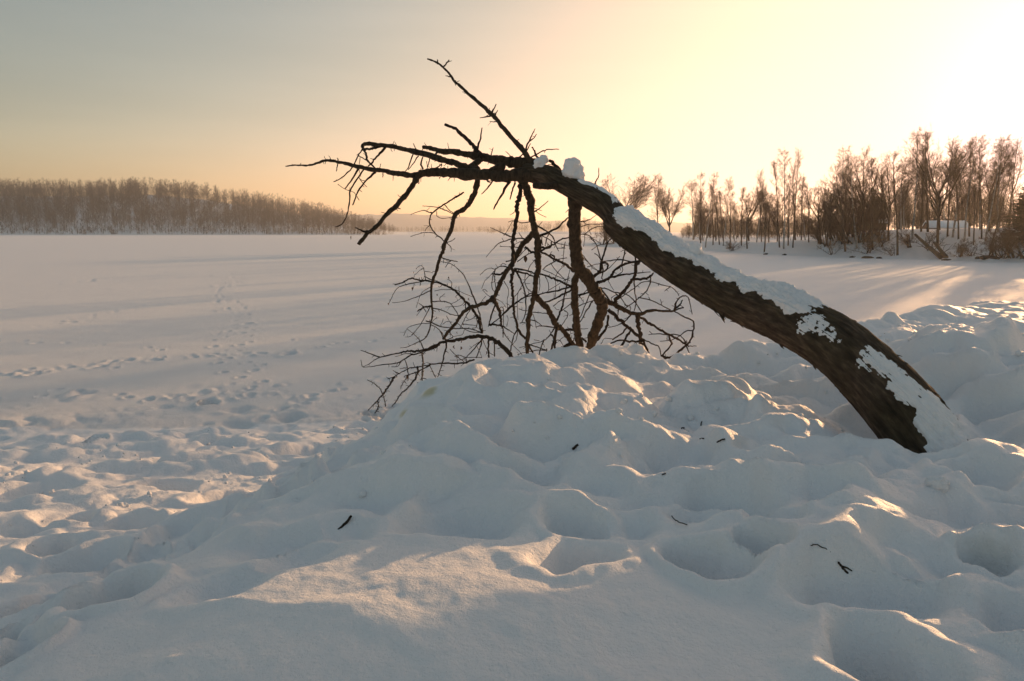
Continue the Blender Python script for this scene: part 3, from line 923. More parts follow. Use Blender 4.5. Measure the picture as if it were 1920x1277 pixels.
TW = [
 # upper spire and its foot
 ('A', 9, 4, [(1340, 430), (1375, 370)]), ('A', 7, 4, [(1365, 440), (1383, 405)]), ('A', 8, 4, [(1350, 435), (1300, 447), (1278, 450)]), ('A', 5, 3, [(1375, 475), (1335, 470)]),
 ('A', 9, 5, [(1060, 140), (1093, 104)]), ('A', 7, 4, [(1022, 125), (1022, 100)]), ('A', 6, 3, [(1100, 205), (1070, 197)]), ('A', 8, 3, [(1130, 230), (1132, 258)]), ('A', 6, 3, [(1200, 295), (1172, 295)]),
 ('A', 10, 4, [(1540, 655), (1580, 570), (1607, 517)]), ('A', 7, 4, [(1575, 590), (1600, 570), (1615, 548)]), ('A', 7, 4, [(1550, 660), (1580, 605)]), ('A', 7, 4, [(1510, 690), (1560, 640)]),
 ('A', 13, 8, [(1650, 740), (1610, 660), (1592, 625)]), ('A', 8, 4, [(1570, 695), (1640, 655), (1690, 640), (1750, 638)]), ('A', 26, 17, [(1770, 785), (1725, 735), (1697, 703)]),
 ('A', 11, 5, [(1260, 640), (1280, 570), (1288, 512)]), ('A', 7, 3, [(1338, 685), (1357, 628)]), ('A', 5, 3, [(1475, 695), (1430, 650)]),
 ('A', 13, 5, [(605, 1135), (533, 1107)]), ('A', 8, 4, [(775, 980), (800, 995)]),
 ('A', 16, 6, [(1455, 830), (1400, 920), (1358, 1000)]), ('A', 10, 6, [(1490, 835), (1457, 938)]), ('A', 9, 4, [(1360, 812), (1330, 860), (1285, 907)]), ('A', 10, 5, [(1320, 800), (1325, 830), (1340, 835)]),
 # the left fan
 ('H', 15, 12, [(1000, 390), (1000, 260)]), ('H', 15, 6, [(895, 225), (850, 360), (800, 430)]), ('H', 12, 6, [(955, 245), (890, 340), (845, 398)]), ('H', 12, 6, [(1078, 280), (1055, 375)]),
 ('H', 14, 8, [(1210, 335), (1130, 385)]), ('H', 13, 6, [(935, 200), (900, 110)]), ('H', 20, 16, [(1160, 200), (1125, 255)]), ('H', 10, 7, [(78, 320), (62, 412)]),
 ('H', 12, 8, [(245, 350), (235, 370), (180, 430), (100, 495), (32, 528)]), ('H', 19, 10, [(310, 375), (230, 500), (155, 605)]), ('H', 15, 9, [(370, 385), (270, 520), (215, 620), (205, 740), (180, 880), (130, 980), (55, 1022)]),
 ('H', 19, 10, [(490, 415), (380, 520), (310, 610), (270, 700), (240, 780)]), ('H', 6, 4, [(80, 555), (150, 605), (215, 630), (260, 650), (312, 730)]), ('H', 9, 6, [(300, 470), (345, 535), (395, 585)]),
 ('H', 22, 15, [(600, 155), (520, 240), (470, 290), (445, 330)]), ('H', 20, 14, [(345, 140), (385, 220), (405, 300), (490, 390)]), ('H', 13, 10, [(350, 170), (300, 240), (255, 340)]), ('H', 10, 8, [(300, 240), (360, 275), (430, 325)]),
 ('H', 6, 4, [(320, 265), (308, 380), (330, 470)]), ('H', 13, 10, [(445, 330), (380, 385)]), ('H', 8, 4, [(532, 395), (545, 330)]), ('H', 10, 7, [(570, 425), (567, 478)]), ('H', 11, 7, [(962, 470), (960, 555)]),
 ('H', 24, 18, [(560, 140), (500, 150), (440, 170), (345, 175)]), ('H', 8, 4, [(1195, 470), (1180, 495)]), ('H', 9, 5, [(1315, 470), (1275, 518)]), ('H', 8, 5, [(1055, 375), (1045, 300)]), ('H', 8, 5, [(1185, 400), (1210, 340)]), ('H', 8, 5, [(1275, 410), (1275, 355)]),
 # the hanging pair
 ('H', 10, 4, [(1105, 875), (1020, 840), (940, 855), (872, 885)]), ('H', 7, 4, [(1180, 808), (1090, 797), (1000, 792)]), ('H', 9, 8, [(1190, 815), (1280, 850), (1345, 890)]), ('H', 9, 8, [(1240, 780), (1290, 835), (1350, 880)]),
 ('H', 6, 5, [(1155, 850), (1160, 905), (1220, 925), (1320, 915)]), ('H', 7, 4, [(1085, 1000), (1045, 1030), (1025, 1065)]), ('H', 8, 4, [(1130, 1085), (1040, 1080), (960, 1095), (868, 1122)]), ('H', 8, 5, [(1265, 1190), (1355, 1140)]), ('H', 8, 5, [(1265, 1195), (1310, 1240), (1310, 1290)]),
 ('E', 11, 7, [(630, 80), (720, 105), (800, 118)]), ('E', 8, 5, [(730, 110), (665, 185)]), ('E', 5, 14, [(620, 120), (720, 140), (800, 195), (870, 270), (920, 370), (960, 470), (1015, 600)]), ('E', 11, 7, [(530, 325), (460, 290), (435, 280)]),
 ('E', 8, 4, [(455, 320), (430, 190), (390, 165), (350, 200)]), ('E', 5, 4, [(425, 195), (330, 268)]), ('E', 6, 4, [(445, 228), (490, 230), (530, 242)]), ('E', 10, 5, [(440, 330), (330, 350), (220, 375), (150, 405), (110, 460), (75, 530), (48, 590)]),
 ('E', 5, 4, [(330, 350), (305, 435)]), ('E', 5, 4, [(410, 335), (390, 385)]), ('E', 6, 4, [(510, 395), (430, 440), (390, 500), (350, 620)]), ('E', 10, 4, [(510, 435), (400, 485), (300, 525), (200, 555), (90, 568)]),
 ('E', 18, 11, [(525, 605), (440, 615), (365, 660)]), ('E', 9, 6, [(430, 610), (375, 570)]), ('E', 9, 6, [(420, 605), (458, 668)]), ('E', 8, 6, [(500, 620), (450, 710), (400, 800), (330, 890), (300, 915)]), ('E', 5, 3, [(410, 640), (355, 708)]),
 ('E', 10, 8, [(525, 555), (630, 550), (720, 575), (770, 640), (810, 705)]), ('E', 6, 4, [(620, 548), (605, 520), (660, 470)]), ('E', 9, 7, [(535, 625), (640, 650), (720, 690), (830, 712)]),
 ('E', 7, 4, [(510, 795), (400, 795), (300, 820), (250, 850), (215, 930)]), ('E', 5, 3, [(250, 850), (300, 890), (320, 905), (280, 935), (230, 940)]), ('E', 11, 9, [(455, 765), (510, 780), (600, 820), (740, 845), (880, 845), (980, 860), (1060, 890)]), ('E', 5, 4, [(520, 780), (565, 735)]),
 ('E', 9, 7, [(510, 805), (590, 850), (640, 910), (680, 980)]), ('E', 5, 3, [(605, 825), (645, 740)]), ('E', 6, 5, [(680, 710), (720, 780), (770, 840)]), ('E', 6, 5, [(725, 410), (740, 360), (720, 325), (685, 310)]), ('E', 6, 4, [(640, 370), (605, 395), (590, 390)]),
 ('E', 6, 4, [(550, 440), (620, 425), (700, 425), (790, 430), (880, 470), (970, 505)]), ('E', 5, 4, [(880, 545), (830, 600), (670, 612)]), ('E', 5, 4, [(850, 510), (730, 580)]), ('E', 14, 9, [(840, 500), (880, 560), (890, 640)]), ('E', 7, 5, [(820, 480), (815, 390)]),
 ('E', 8, 5, [(1060, 890), (960, 885), (880, 855), (800, 790)]), ('E', 7, 5, [(870, 800), (950, 810), (1010, 815)]), ('E', 8, 5, [(1010, 700), (960, 740), (890, 765)]), ('E', 10, 6, [(1000, 690), (1015, 780), (1000, 835), (960, 845)]), ('E', 6, 4, [(640, 800), (690, 770), (740, 780)]),
 ('E', 9, 6, [(940, 640), (900, 700), (860, 780), (830, 840)]), ('E', 14, 8, [(1010, 600), (1040, 690), (1060, 790), (1075, 880)]), ('E', 7, 5, [(700, 880), (750, 940), (700, 965)]), ('E', 5, 3, [(700, 965), (760, 935), (850, 915), (875, 860)]),
 # thick stems' side wood
 ('B', 28, 14, [(720, 770), (770, 750), (900, 690), (1000, 640), (1060, 570), (1120, 515)]), ('B', 18, 8, [(720, 625), (830, 690), (900, 750), (940, 820), (960, 890), (990, 945)]), ('B', 12, 22, [(1120, 775), (1020, 800), (950, 850), (870, 890), (740, 950)]),
 ('B', 12, 6, [(760, 740), (870, 800), (950, 840), (1120, 880)]), ('B', 13, 7, [(870, 730), (820, 885)]), ('B', 9, 6, [(1075, 830), (1060, 920), (1045, 1080)]), ('B', 15, 6, [(1270, 575), (1380, 550), (1470, 490)]), ('B', 14, 8, [(690, 450), (770, 390), (858, 315)]),
 ('B', 7, 4, [(700, 445), (770, 490), (835, 520)]), ('B', 9, 5, [(730, 650), (785, 575)]), ('B', 11, 8, [(620, 578), (540, 590), (470, 575)]), ('B', 9, 5, [(450, 570), (400, 565), (360, 580)]), ('B', 6, 4, [(410, 570), (350, 680), (300, 750)]),
 ('B', 15, 6, [(430, 780), (320, 735), (240, 700), (130, 650)]), ('B', 13, 5, [(430, 785), (300, 825), (230, 855), (180, 905), (120, 970), (75, 1025)]), ('B', 15, 12, [(600, 800), (500, 785), (430, 795)]), ('B', 9, 6, [(535, 780), (490, 710)]), ('B', 7, 5, [(570, 815), (480, 840), (430, 870)]),
 ('B', 11, 4, [(520, 900), (430, 895), (330, 890), (250, 890)]), ('B', 9, 7, [(1270, 640), (1370, 610), (1480, 605), (1640, 612)]), ('B', 10, 8, [(1320, 735), (1390, 680), (1480, 640), (1640, 628)]), ('B', 9, 6, [(1270, 735), (1370, 750), (1440, 820), (1480, 900), (1530, 1070)]), ('B', 5, 3, [(1360, 620), (1400, 740)]), ('B', 6, 4, [(1320, 735), (1305, 890)]),
 ('B', 19, 30, [(760, 950), (870, 1010), (960, 1060), (1050, 1090), (1110, 1140), (1180, 1200)]), ('B', 17, 13, [(870, 1010), (900, 990), (940, 1020), (925, 1065)]), ('B', 10, 7, [(950, 1055), (1040, 1040), (1100, 1033)]), ('B', 9, 14, [(790, 1180), (860, 1120), (950, 1075)]), ('B', 26, 22, [(570, 900), (700, 980)]),
 ('B', 11, 8, [(470, 1080), (580, 1000), (700, 955)]), ('B', 10, 7, [(600, 900), (540, 960), (460, 1050)]), ('B', 9, 7, [(600, 1200), (640, 1120), (710, 1040)]), ('B', 15, 10, [(330, 1080), (410, 1060)]), ('B', 15, 10, [(370, 1150), (260, 1140), (190, 1180)]), ('B', 8, 4, [(195, 1180), (130, 1160), (60, 1190), (0, 1250)]),
 ('B', 7, 5, [(260, 1140), (285, 1100), (330, 1120)]), ('B', 8, 6, [(1290, 990), (1360, 1080), (1420, 1160), (1500, 1200)]), ('B', 12, 8, [(780, 770), (790, 870)]), ('B', 7, 5, [(980, 910), (1075, 910)]), ('B', 22, 16, [(760, 905), (860, 905), (900, 870), (900, 830)]),
 ('C', 8, 4, [(200, 90), (170, 130), (110, 200), (60, 250), (20, 350)]), ('C', 24, 14, [(340, 140), (240, 165), (150, 160)]), ('C', 10, 7, [(190, 110), (160, 200), (150, 330), (195, 400)]), ('C', 10, 8, [(185, 160), (185, 250), (210, 380)]), ('C', 8, 6, [(300, 250), (360, 360), (345, 480), (345, 600)]),
 ('C', 16, 22, [(430, 85), (600, 120), (690, 150), (870, 190), (980, 240), (1090, 290), (1180, 320)]), ('C', 20, 16, [(430, 120), (560, 150), (700, 195)]), ('C', 22, 8, [(440, 90), (510, 230), (550, 340), (575, 450), (580, 600), (560, 700), (525, 770)]), ('C', 9, 8, [(570, 160), (565, 260), (600, 350), (665, 390)]),
 ('C', 14, 20, [(700, 430), (860, 390), (980, 370), (1080, 340), (1170, 325)]), ('C', 16, 22, [(790, 525), (900, 490), (1000, 440), (1080, 400), (1170, 360)]), ('C', 17, 12, [(270, 690), (380, 590), (480, 500), (570, 450), (680, 425)]), ('C', 13, 12, [(680, 380), (560, 450), (450, 530), (390, 560), (330, 620), (270, 680)]),
 ('C', 17, 13, [(190, 550), (140, 680), (120, 780)]), ('C', 13, 10, [(270, 690), (200, 750), (100, 820)]), ('C', 9, 7, [(245, 600), (270, 575), (295, 600), (295, 690), (295, 820)]), ('C', 24, 8, [(110, 800), (200, 800), (290, 820), (380, 880), (430, 910)]), ('C', 10, 5, [(285, 870), (340, 960), (420, 1060), (500, 1140), (560, 1220)]),
 ('C', 15, 12, [(475, 850), (420, 950), (400, 1050), (385, 1130)]), ('C', 9, 7, [(480, 860), (460, 980), (415, 1045)]), ('C', 10, 8, [(640, 640), (760, 650), (870, 660)]), ('C', 8, 6, [(490, 600), (560, 620), (640, 630)]), ('C', 11, 9, [(620, 735), (700, 750), (790, 820)]), ('C', 8, 16, [(710, 822), (800, 815), (960, 835)]),
 ('C', 14, 22, [(1095, 300), (1070, 420), (1040, 560), (1000, 670), (955, 770)]), ('C', 9, 8, [(1060, 620), (1105, 650), (1095, 710), (1020, 820)]), ('C', 10, 8, [(920, 570), (980, 520), (1050, 480), (1190, 455)]), ('C', 10, 8, [(1030, 620), (1140, 540), (1200, 510)]), ('C', 6, 4, [(940, 575), (965, 605), (1000, 610)]),
 ('C', 28, 24, [(1050, 872), (1220, 860)]), ('C', 9, 5, [(1230, 845), (1365, 845)]), ('C', 15, 10, [(1420, 500), (1350, 610), (1300, 700), (1250, 780)]), ('C', 11, 9, [(1390, 400), (1330, 540), (1280, 670), (1245, 730)]), ('C', 20, 16, [(1190, 430), (1300, 410), (1420, 380)]), ('C', 10, 8, [(1210, 580), (1320, 530), (1440, 490)]), ('C', 9, 7, [(1210, 470), (1270, 430), (1360, 350)]), ('C', 8, 5, [(1250, 440), (1300, 505)]),
 ('C', 30, 24, [(965, 830), (950, 960), (945, 1080), (950, 1190)]), ('C', 15, 6, [(940, 840), (880, 930), (800, 1000), (640, 1045)]), ('C', 17, 20, [(895, 920), (930, 980), (910, 1070), (870, 1200)]), ('C', 13, 12, [(810, 990), (770, 1080), (750, 1160), (735, 1250)]), ('C', 13, 10, [(600, 1045), (720, 1080), (800, 1110), (850, 1120)]),
 ('C', 20, 16, [(605, 1050), (670, 1160), (720, 1240)]), ('C', 10, 8, [(620, 1135), (740, 1120), (830, 1125)]), ('C', 11, 9, [(610, 1200), (750, 1200), (880, 1195)]), ('C', 10, 8, [(840, 1100), (820, 1250)]), ('C', 7, 5, [(470, 1180), (590, 1145)]), ('C', 7, 5, [(495, 1090), (590, 1065)]), ('C', 8, 6, [(680, 990), (750, 1005)]),
 ('C', 9, 7, [(1215, 1200), (1215, 1070), (1235, 1000)]), ('C', 22, 16, [(1340, 1020), (1270, 960), (1220, 930)]), ('C', 8, 6, [(990, 1010), (1060, 950), (1180, 900)]), ('C', 8, 6, [(930, 1010), (1010, 1000), (1100, 1170)]), ('C', 10, 8, [(1120, 1160), (1180, 1000), (1200, 900)]), ('C', 14, 10, [(1130, 1150), (1180, 1120), (1240, 1080)]), ('C', 5, 3, [(665, 660), (695, 760), (710, 845)]),
 ('C', 8, 6, [(800, 110), (900, 150), (1000, 200), (1130, 245)]), ('C', 7, 5, [(860, 370), (1000, 280), (1080, 230), (1130, 210)]), ('C', 7, 6, [(950, 450), (955, 300), (960, 170), (1060, 50)]), ('C', 9, 7, [(820, 180), (860, 270), (865, 360), (850, 380)]), ('C', 9, 6, [(750, 190), (755, 300), (740, 400)]), ('C', 8, 6, [(1090, 290), (1120, 160), (1135, 100)]), ('C', 9, 7, [(890, 20), (960, 120), (1050, 210), (1080, 250)]),
 ('C', 8, 6, [(440, 440), (490, 380), (560, 250), (660, 140)]), ('C', 7, 5, [(480, 740), (470, 560), (480, 400), (530, 340)]), ('C', 9, 7, [(500, 780), (560, 770), (575, 780)]), ('C', 6, 4, [(340, 680), (355, 740), (330, 820)]), ('C', 6, 4, [(30, 360), (80, 410), (150, 470)]), ('C', 6, 3, [(30, 360), (60, 355), (95, 385)]), ('C', 6, 4, [(70, 440), (30, 490), (10, 540)]), ('C', 7, 5, [(200, 470), (270, 510), (330, 580)]),
 # lower left fan
 ('G', 10, 6, [(285, 342), (220, 380), (150, 430), (70, 465)]), ('G', 10, 5, [(720, 300), (620, 295), (560, 315), (478, 338)]), ('G', 11, 6, [(560, 400), (520, 460), (435, 465)]), ('G', 11, 7, [(650, 480), (545, 488)]),
 ('G', 22, 9, [(475, 590), (420, 690), (360, 780), (300, 850), (230, 930), (140, 1020)]), ('G', 9, 6, [(535, 548), (455, 510)]), ('G', 22, 10, [(770, 470), (780, 540), (740, 620), (680, 700), (620, 760), (545, 830), (500, 910), (445, 975)]), ('G', 16, 10, [(940, 435), (850, 490), (760, 530), (690, 560), (600, 590)]),
 ('G', 10, 7, [(605, 365), (640, 460), (655, 560), (655, 640)]), ('G', 7, 5, [(650, 580), (590, 670), (553, 738)]), ('G', 8, 10, [(130, 635), (220, 680), (300, 760), (340, 860), (365, 970)]), ('G', 14, 10, [(260, 900), (270, 980), (230, 1058)]), ('G', 17, 15, [(825, 255), (845, 380), (840, 500), (830, 640), (815, 740)]), ('G', 9, 7, [(820, 680), (750, 750)]),
 ('G', 20, 8, [(1150, 140), (1120, 290), (1090, 420), (1060, 520), (1035, 595)]), ('G', 11, 8, [(925, 440), (970, 530), (1010, 612)]), ('G', 15, 5, [(1610, 100), (1530, 200), (1440, 300), (1350, 370), (1190, 380)]), ('G', 9, 7, [(1250, 330), (1310, 315), (1400, 345), (1600, 345)]), ('G', 8, 9, [(1190, 240), (1280, 330), (1370, 400)]),
 ('G', 15, 12, [(1600, 100), (1590, 180), (1530, 350)]), ('G', 21, 18, [(1690, 90), (1690, 340)]), ('G', 14, 12, [(1765, 120), (1765, 330)]), ('G', 8, 6, [(1610, 110), (1680, 260), (1765, 325)]), ('G', 8, 5, [(1610, 120), (1500, 190), (1440, 240)]), ('G', 7, 5, [(1530, 190), (1600, 340)]), ('G', 13, 7, [(850, 235), (810, 140), (770, 90), (720, 40)]), ('G', 13, 11, [(1145, 140), (1060, 0)]),
 # right of the thick stems
 ('D', 23, 13, [(540, 440), (630, 440), (690, 415), (720, 385)]), ('D', 24, 12, [(545, 300), (600, 262)]), ('D', 17, 22, [(600, 262), (480, 280), (400, 310), (330, 360), (290, 420), (240, 450), (170, 480)]), ('D', 11, 9, [(540, 280), (400, 250), (290, 258), (205, 272)]), ('D', 21, 6, [(160, 475), (300, 430), (420, 400), (540, 385), (690, 370)]),
 ('D', 26, 10, [(110, 430), (180, 370), (200, 300), (210, 250), (240, 150), (270, 70), (320, 25)]), ('D', 17, 13, [(205, 285), (250, 280), (265, 310), (240, 360), (180, 385)]), ('D', 9, 6, [(205, 275), (165, 210), (130, 185)]), ('D', 16, 8, [(205, 290), (200, 440)]), ('D', 8, 5, [(235, 365), (310, 300), (385, 215)]), ('D', 13, 9, [(400, 315), (430, 200), (440, 105)]), ('D', 7, 5, [(403, 310), (408, 370), (290, 435)]),
 ('D', 14, 8, [(540, 205), (530, 400), (530, 560), (550, 660), (525, 760)]), ('D', 9, 6, [(350, 660), (430, 600), (520, 540), (600, 480), (690, 470), (800, 500), (900, 525), (950, 570), (975, 610)]), ('D', 11, 8, [(690, 400), (690, 475), (650, 560), (590, 620), (500, 690), (420, 745)]), ('D', 8, 9, [(570, 625), (680, 650), (770, 690), (890, 752)]), ('D', 6, 4, [(685, 655), (670, 620)]), ('D', 7, 4, [(800, 700), (788, 645)]),
 ('D', 17, 10, [(930, 755), (945, 680), (980, 630), (1020, 610)]), ('D', 17, 9, [(930, 755), (990, 690), (1010, 655)]), ('D', 10, 6, [(1015, 610), (1060, 620), (1085, 690), (1105, 795)]), ('D', 9, 5, [(890, 515), (830, 565)]), ('D', 10, 20, [(915, 760), (1010, 810), (1115, 865), (1115, 960), (1090, 1060), (1050, 1105), (980, 1160), (880, 1230), (800, 1205)]),
 ('D', 15, 12, [(870, 995), (885, 1060), (905, 1090), (850, 1160), (805, 1208)]), ('D', 10, 6, [(1045, 1105), (1150, 1112)]), ('D', 11, 7, [(1045, 1105), (1080, 1198)]), ('D', 10, 5, [(1118, 960), (1050, 960), (980, 1010), (900, 1050), (785, 1065)]), ('D', 10, 5, [(880, 998), (760, 988), (670, 998)]), ('D', 6, 4, [(710, 992), (678, 962)]), ('D', 9, 8, [(870, 995), (960, 1000), (1020, 1040), (1055, 1105)]),
 ('D', 18, 20, [(495, 945), (450, 1030), (410, 1100), (375, 1155)]), ('D', 15, 10, [(460, 915), (400, 990), (310, 1050)]), ('D', 20, 9, [(605, 1062), (480, 1065), (380, 1055), (280, 1090), (170, 1130)]), ('D', 11, 8, [(620, 1045), (720, 1095), (775, 1120), (795, 1215)]), ('D', 20, 20, [(265, 800), (260, 900), (220, 980), (150, 1060)]), ('D', 11, 5, [(500, 790), (440, 860), (360, 905), (265, 930)]),
 ('D', 10, 8, [(170, 525), (250, 540), (330, 575), (430, 590), (520, 650), (600, 770)]), ('D', 15, 12, [(190, 530), (260, 620), (300, 680)]), ('D', 7, 5, [(430, 700), (490, 720), (480, 790)]), ('D', 9, 7, [(330, 575), (400, 640), (460, 720)]), ('D', 5, 3, [(270, 460), (300, 520), (325, 555)]), ('D', 7, 5, [(0, 205), (60, 270), (160, 355)]), ('D', 8, 6, [(90, 30), (150, 100), (175, 190), (200, 270)]), ('D', 6, 4, [(100, 155), (190, 100), (330, 90)]),
 ('D', 7, 5, [(60, 325), (130, 300), (200, 290)]), ('D', 6, 4, [(310, 1040), (230, 1035), (200, 1090)]), ('D', 6, 5, [(300, 630), (350, 600), (400, 640)]), ('D', 14, 8, [(350, 660), (365, 800)]), ('D', 8, 6, [(370, 700), (430, 730), (470, 760)]), ('D', 8, 6, [(520, 770), (470, 820), (430, 880)]),
 # twig on the trunk's top
 ('K', 7, 4, [(535, 262), (545, 235), (560, 210), (562, 155)]),
]


def px_points(crop, pts):
    out = []
    c = crop
    for p in pts:
        if isinstance(p, str):
            c = p
            continue
        ox, oy, s = CROP[c]
        out.append((ox + p[0] / s, oy + p[1] / s, CROP[c][2]))
    return out


_rb = np.random.RandomState(5)
BRANCH = []        # (object, px polyline with depth)


def build_branch(name, parent, px, w0, w1, deps, seed, spur=0.0):
    """px: list (x, y, scale); widths are given in pixels of the crop"""
    sc = px[0][2]
    L = np.concatenate([[0], np.cumsum([math.hypot(px[i + 1][0] - px[i][0], px[i + 1][1] - px[i][1]) for i in range(len(px) - 1)])])
    P = np.array([at(p[0], p[1], d) for p, d in zip(px, deps)])
    if len(P) == 2:
        mid = (P[0] + P[1]) / 2 + _rb.normal(0, 0.04, 3) * np.linalg.norm(P[1] - P[0])
        P = np.array([P[0], mid, P[1]])
        L = np.array([0, L[-1] / 2, L[-1]])
        deps = [deps[0], (deps[0] + deps[1]) / 2, deps[1]]
    n = 5 if w0 / sc > 6 else 4
    C = catmull(P, n)
    t = np.interp(np.linspace(0, len(P) - 1, len(C)), np.arange(len(P)), L) / L[-1]
    d = np.linalg.norm(C - np.array((0, 0, CAM_Z)), axis=1)
    r = (w0 + (w1 - w0) * t) / sc / 2 / FPX * d
    r = np.maximum(r * (1.22 if r.max() < 0.02 else 1.0), 0.0032)
    gn = np.random.RandomState(seed)
    C = C + gn.normal(0, 1, C.shape) * np.minimum(r * 0.28, 0.006)[:, None]
    r = r * (1 + gn.normal(0, 0.09, len(r)))
    sides = 18 if r.max() > 0.05 else (12 if r.max() > 0.02 else (8 if r.max() > 0.008 else 6))
    if r.max() > 0.03:
        k = 4
        tt = np.linspace(0, len(C) - 1, (len(C) - 1) * k + 1)
        C = np.stack([np.interp(tt, np.arange(len(C)), C[:, q]) for q in range(3)], -1)
        ker = np.ones(k) / k
        Cs = np.stack([np.convolve(np.pad(C[:, q], (k, k), 'edge'), np.ones(2 * k + 1) / (2 * k + 1), 'valid') for q in range(3)], -1)
        C = Cs
        r = np.interp(tt, np.arange(len(r)), r)
    parts = [tube(C, r, sides, rough=0.14, seed=seed)]
    # short spurs and buds
    tot = np.linalg.norm(np.diff(C, axis=0), axis=1).sum()
    for q in range(gn.poisson(spur * tot)):
        i = gn.randint(1, len(C) - 1)
        T = C[i + 1] - C[i - 1]
        T /= np.linalg.norm(T)
        v = gn.normal(0, 1, 3)
        v -= T * np.dot(v, T)
        v = v / np.linalg.norm(v) + T * gn.uniform(-0.2, 0.7)
        ln = gn.uniform(0.012, 0.05)
        pts = np.array([C[i], C[i] + v * (r[i] + ln * 0.5), C[i] + v * (r[i] + ln) + gn.normal(0, 0.15, 3) * ln])
        rr = min(0.0042, r[i] * 0.6)
        parts.append(tube(pts, np.array([rr, rr * 0.8, rr * 0.55]), 6))
    V, F = merge(parts)
    o = link(name, mesh_np(name, to_local(V), F), parent, [M_TWIG if r.max() < 0.03 else M_LIMB])
    return o


def nearest_branch(x, y):
    best = (1e9, None, 8.5)
    for o, pl in BRANCH:
        for (a, b) in zip(pl[:-1], pl[1:]):
            dx, dy = b[0] - a[0], b[1] - a[1]
            l2 = dx * dx + dy * dy + 1e-9
            t = min(1, max(0, ((x - a[0]) * dx + (y - a[1]) * dy) / l2))
            d = math.hypot(x - a[0] - t * dx, y - a[1] - t * dy)
            if d < best[0]:
                best = (d, o, a[2] + (b[2] - a[2]) * t)
    return best


for k, (c, w0, w1, d0, d1, pts) in enumerate(BR):
    px = px_points(c, pts)
    w1s = w1 * CROP[c][2] / px[-1][2]      # the end width is meant in the pixels of the last crop
    L = np.concatenate([[0], np.cumsum([math.hypot(px[i + 1][0] - px[i][0], px[i + 1][1] - px[i][1]) for i in range(len(px) - 1)])])
    deps = d0 + (d1 - d0) * L / L[-1]
    o = build_branch('branch', tree, px, w0, w1s, deps, 100 + k, spur=9.0 if k != 15 else 2.0)
    BRANCH.append((o, [(p[0], p[1], d) for p, d in zip(px, deps)]))
# the sawn stub under the trunk's end
o = build_branch('stub', tree, [(1050, 349, 3.452), (1024, 349, 3.452), (1003, 348, 3.452)], 48, 42, [7.7, 7.6, 7.5], 77)
for k, (c, w0, w1, pts) in enumerate(TW):
    px = px_points(c, pts)
    a, b = nearest_branch(*px[0][:2]), nearest_branch(*px[-1][:2])
    flip = b[0] < a[0]
    root = b if flip else a
    other = a if flip else b
    L = sum(math.hypot(px[i + 1][0] - px[i][0], px[i + 1][1] - px[i][1]) for i in range(len(px) - 1))
    dr = root[2]
    if other[0] < 2.5 and L > 12 and other[1] is not root[1]:
        de = other[2]                      # a twig that bridges two branches meets both
    else:
        de = dr + _rb.uniform(-0.35, 0.45) * min(1.0, L / 60.0)
    if c == 'G' and max(p[1] for p in px) > 720:
        g = hit(px[-1][0], px[-1][1])
        de = g[1]
    d0, d1 = (de, dr) if flip else (dr, de)
    n = len(px)
    deps = [d0 + (d1 - d0) * i / (n - 1) for i in range(n)]
    par = root[1] if root[0] < 12 else None
    if c == 'K':
        par, deps = trunk_o, [7.48] * n
    build_branch('twig', par if par is not None else tree, px, w0, w1, deps, 300 + k, spur=5.0)

# shrivelled leaves and dry fruit left on the twigs
def leaf_mesh(sz, seed):
    g = np.random.RandomState(seed)
    n = 5
    u = np.linspace(0, 1, n)
    wd = np.array([0.15, 0.8, 1.0, 0.65, 0.08]) * sz * 0.28
    top, bot = [], []
    for a, w in zip(u, wd):
        cz = 0.25 * sz * math.sin(a * 3 + g.uniform(0, 1))
        for s in (-1, 0, 1):
            top.append((s * w, cz + abs(s) * w * g.uniform(0.5, 0.9), -a * sz))
    V = np.array(top)
    F = []
    for i in range(n - 1):
        for s in range(2):
            F.append((i * 3 + s, i * 3 + s + 1, i * 3 + s + 4, i * 3 + s + 3))
    F = np.array(F)
    V2 = V + np.array((0, 0.0015, 0))
    return np.vstack([V, V2]), np.vstack([F, F[:, ::-1] + len(V)])


for k, (px, py, sz) in enumerate(((985.5, 486, 0.075), (777, 511, 0.03), (773, 541, 0.04), (787, 533, 0.03), (842, 521, 0.03), (853, 651, 0.05), (863, 653, 0.05), (864, 641, 0.03), (880, 561, 0.035), (869, 608, 0.03),
                                  (910, 662, 0.045), (763, 707, 0.06), (729, 570, 0.03), (838, 536, 0.03), (817, 596, 0.03), (820, 553, 0.025), (858, 624, 0.03))):
    b = nearest_branch(px, py)
    p = at(px, py, b[2])
    V, F = leaf_mesh(sz, k)
    a = k * 1.7
    rot = np.array([[math.cos(a), -math.sin(a), 0], [math.sin(a), math.cos(a), 0], [0, 0, 1]])
    V = V @ rot.T + p + np.array((0, 0, sz * 0.5))
    link('dry_leaf', mesh_np('dry_leaf', to_local(V), F), b[1], [M_LEAF])


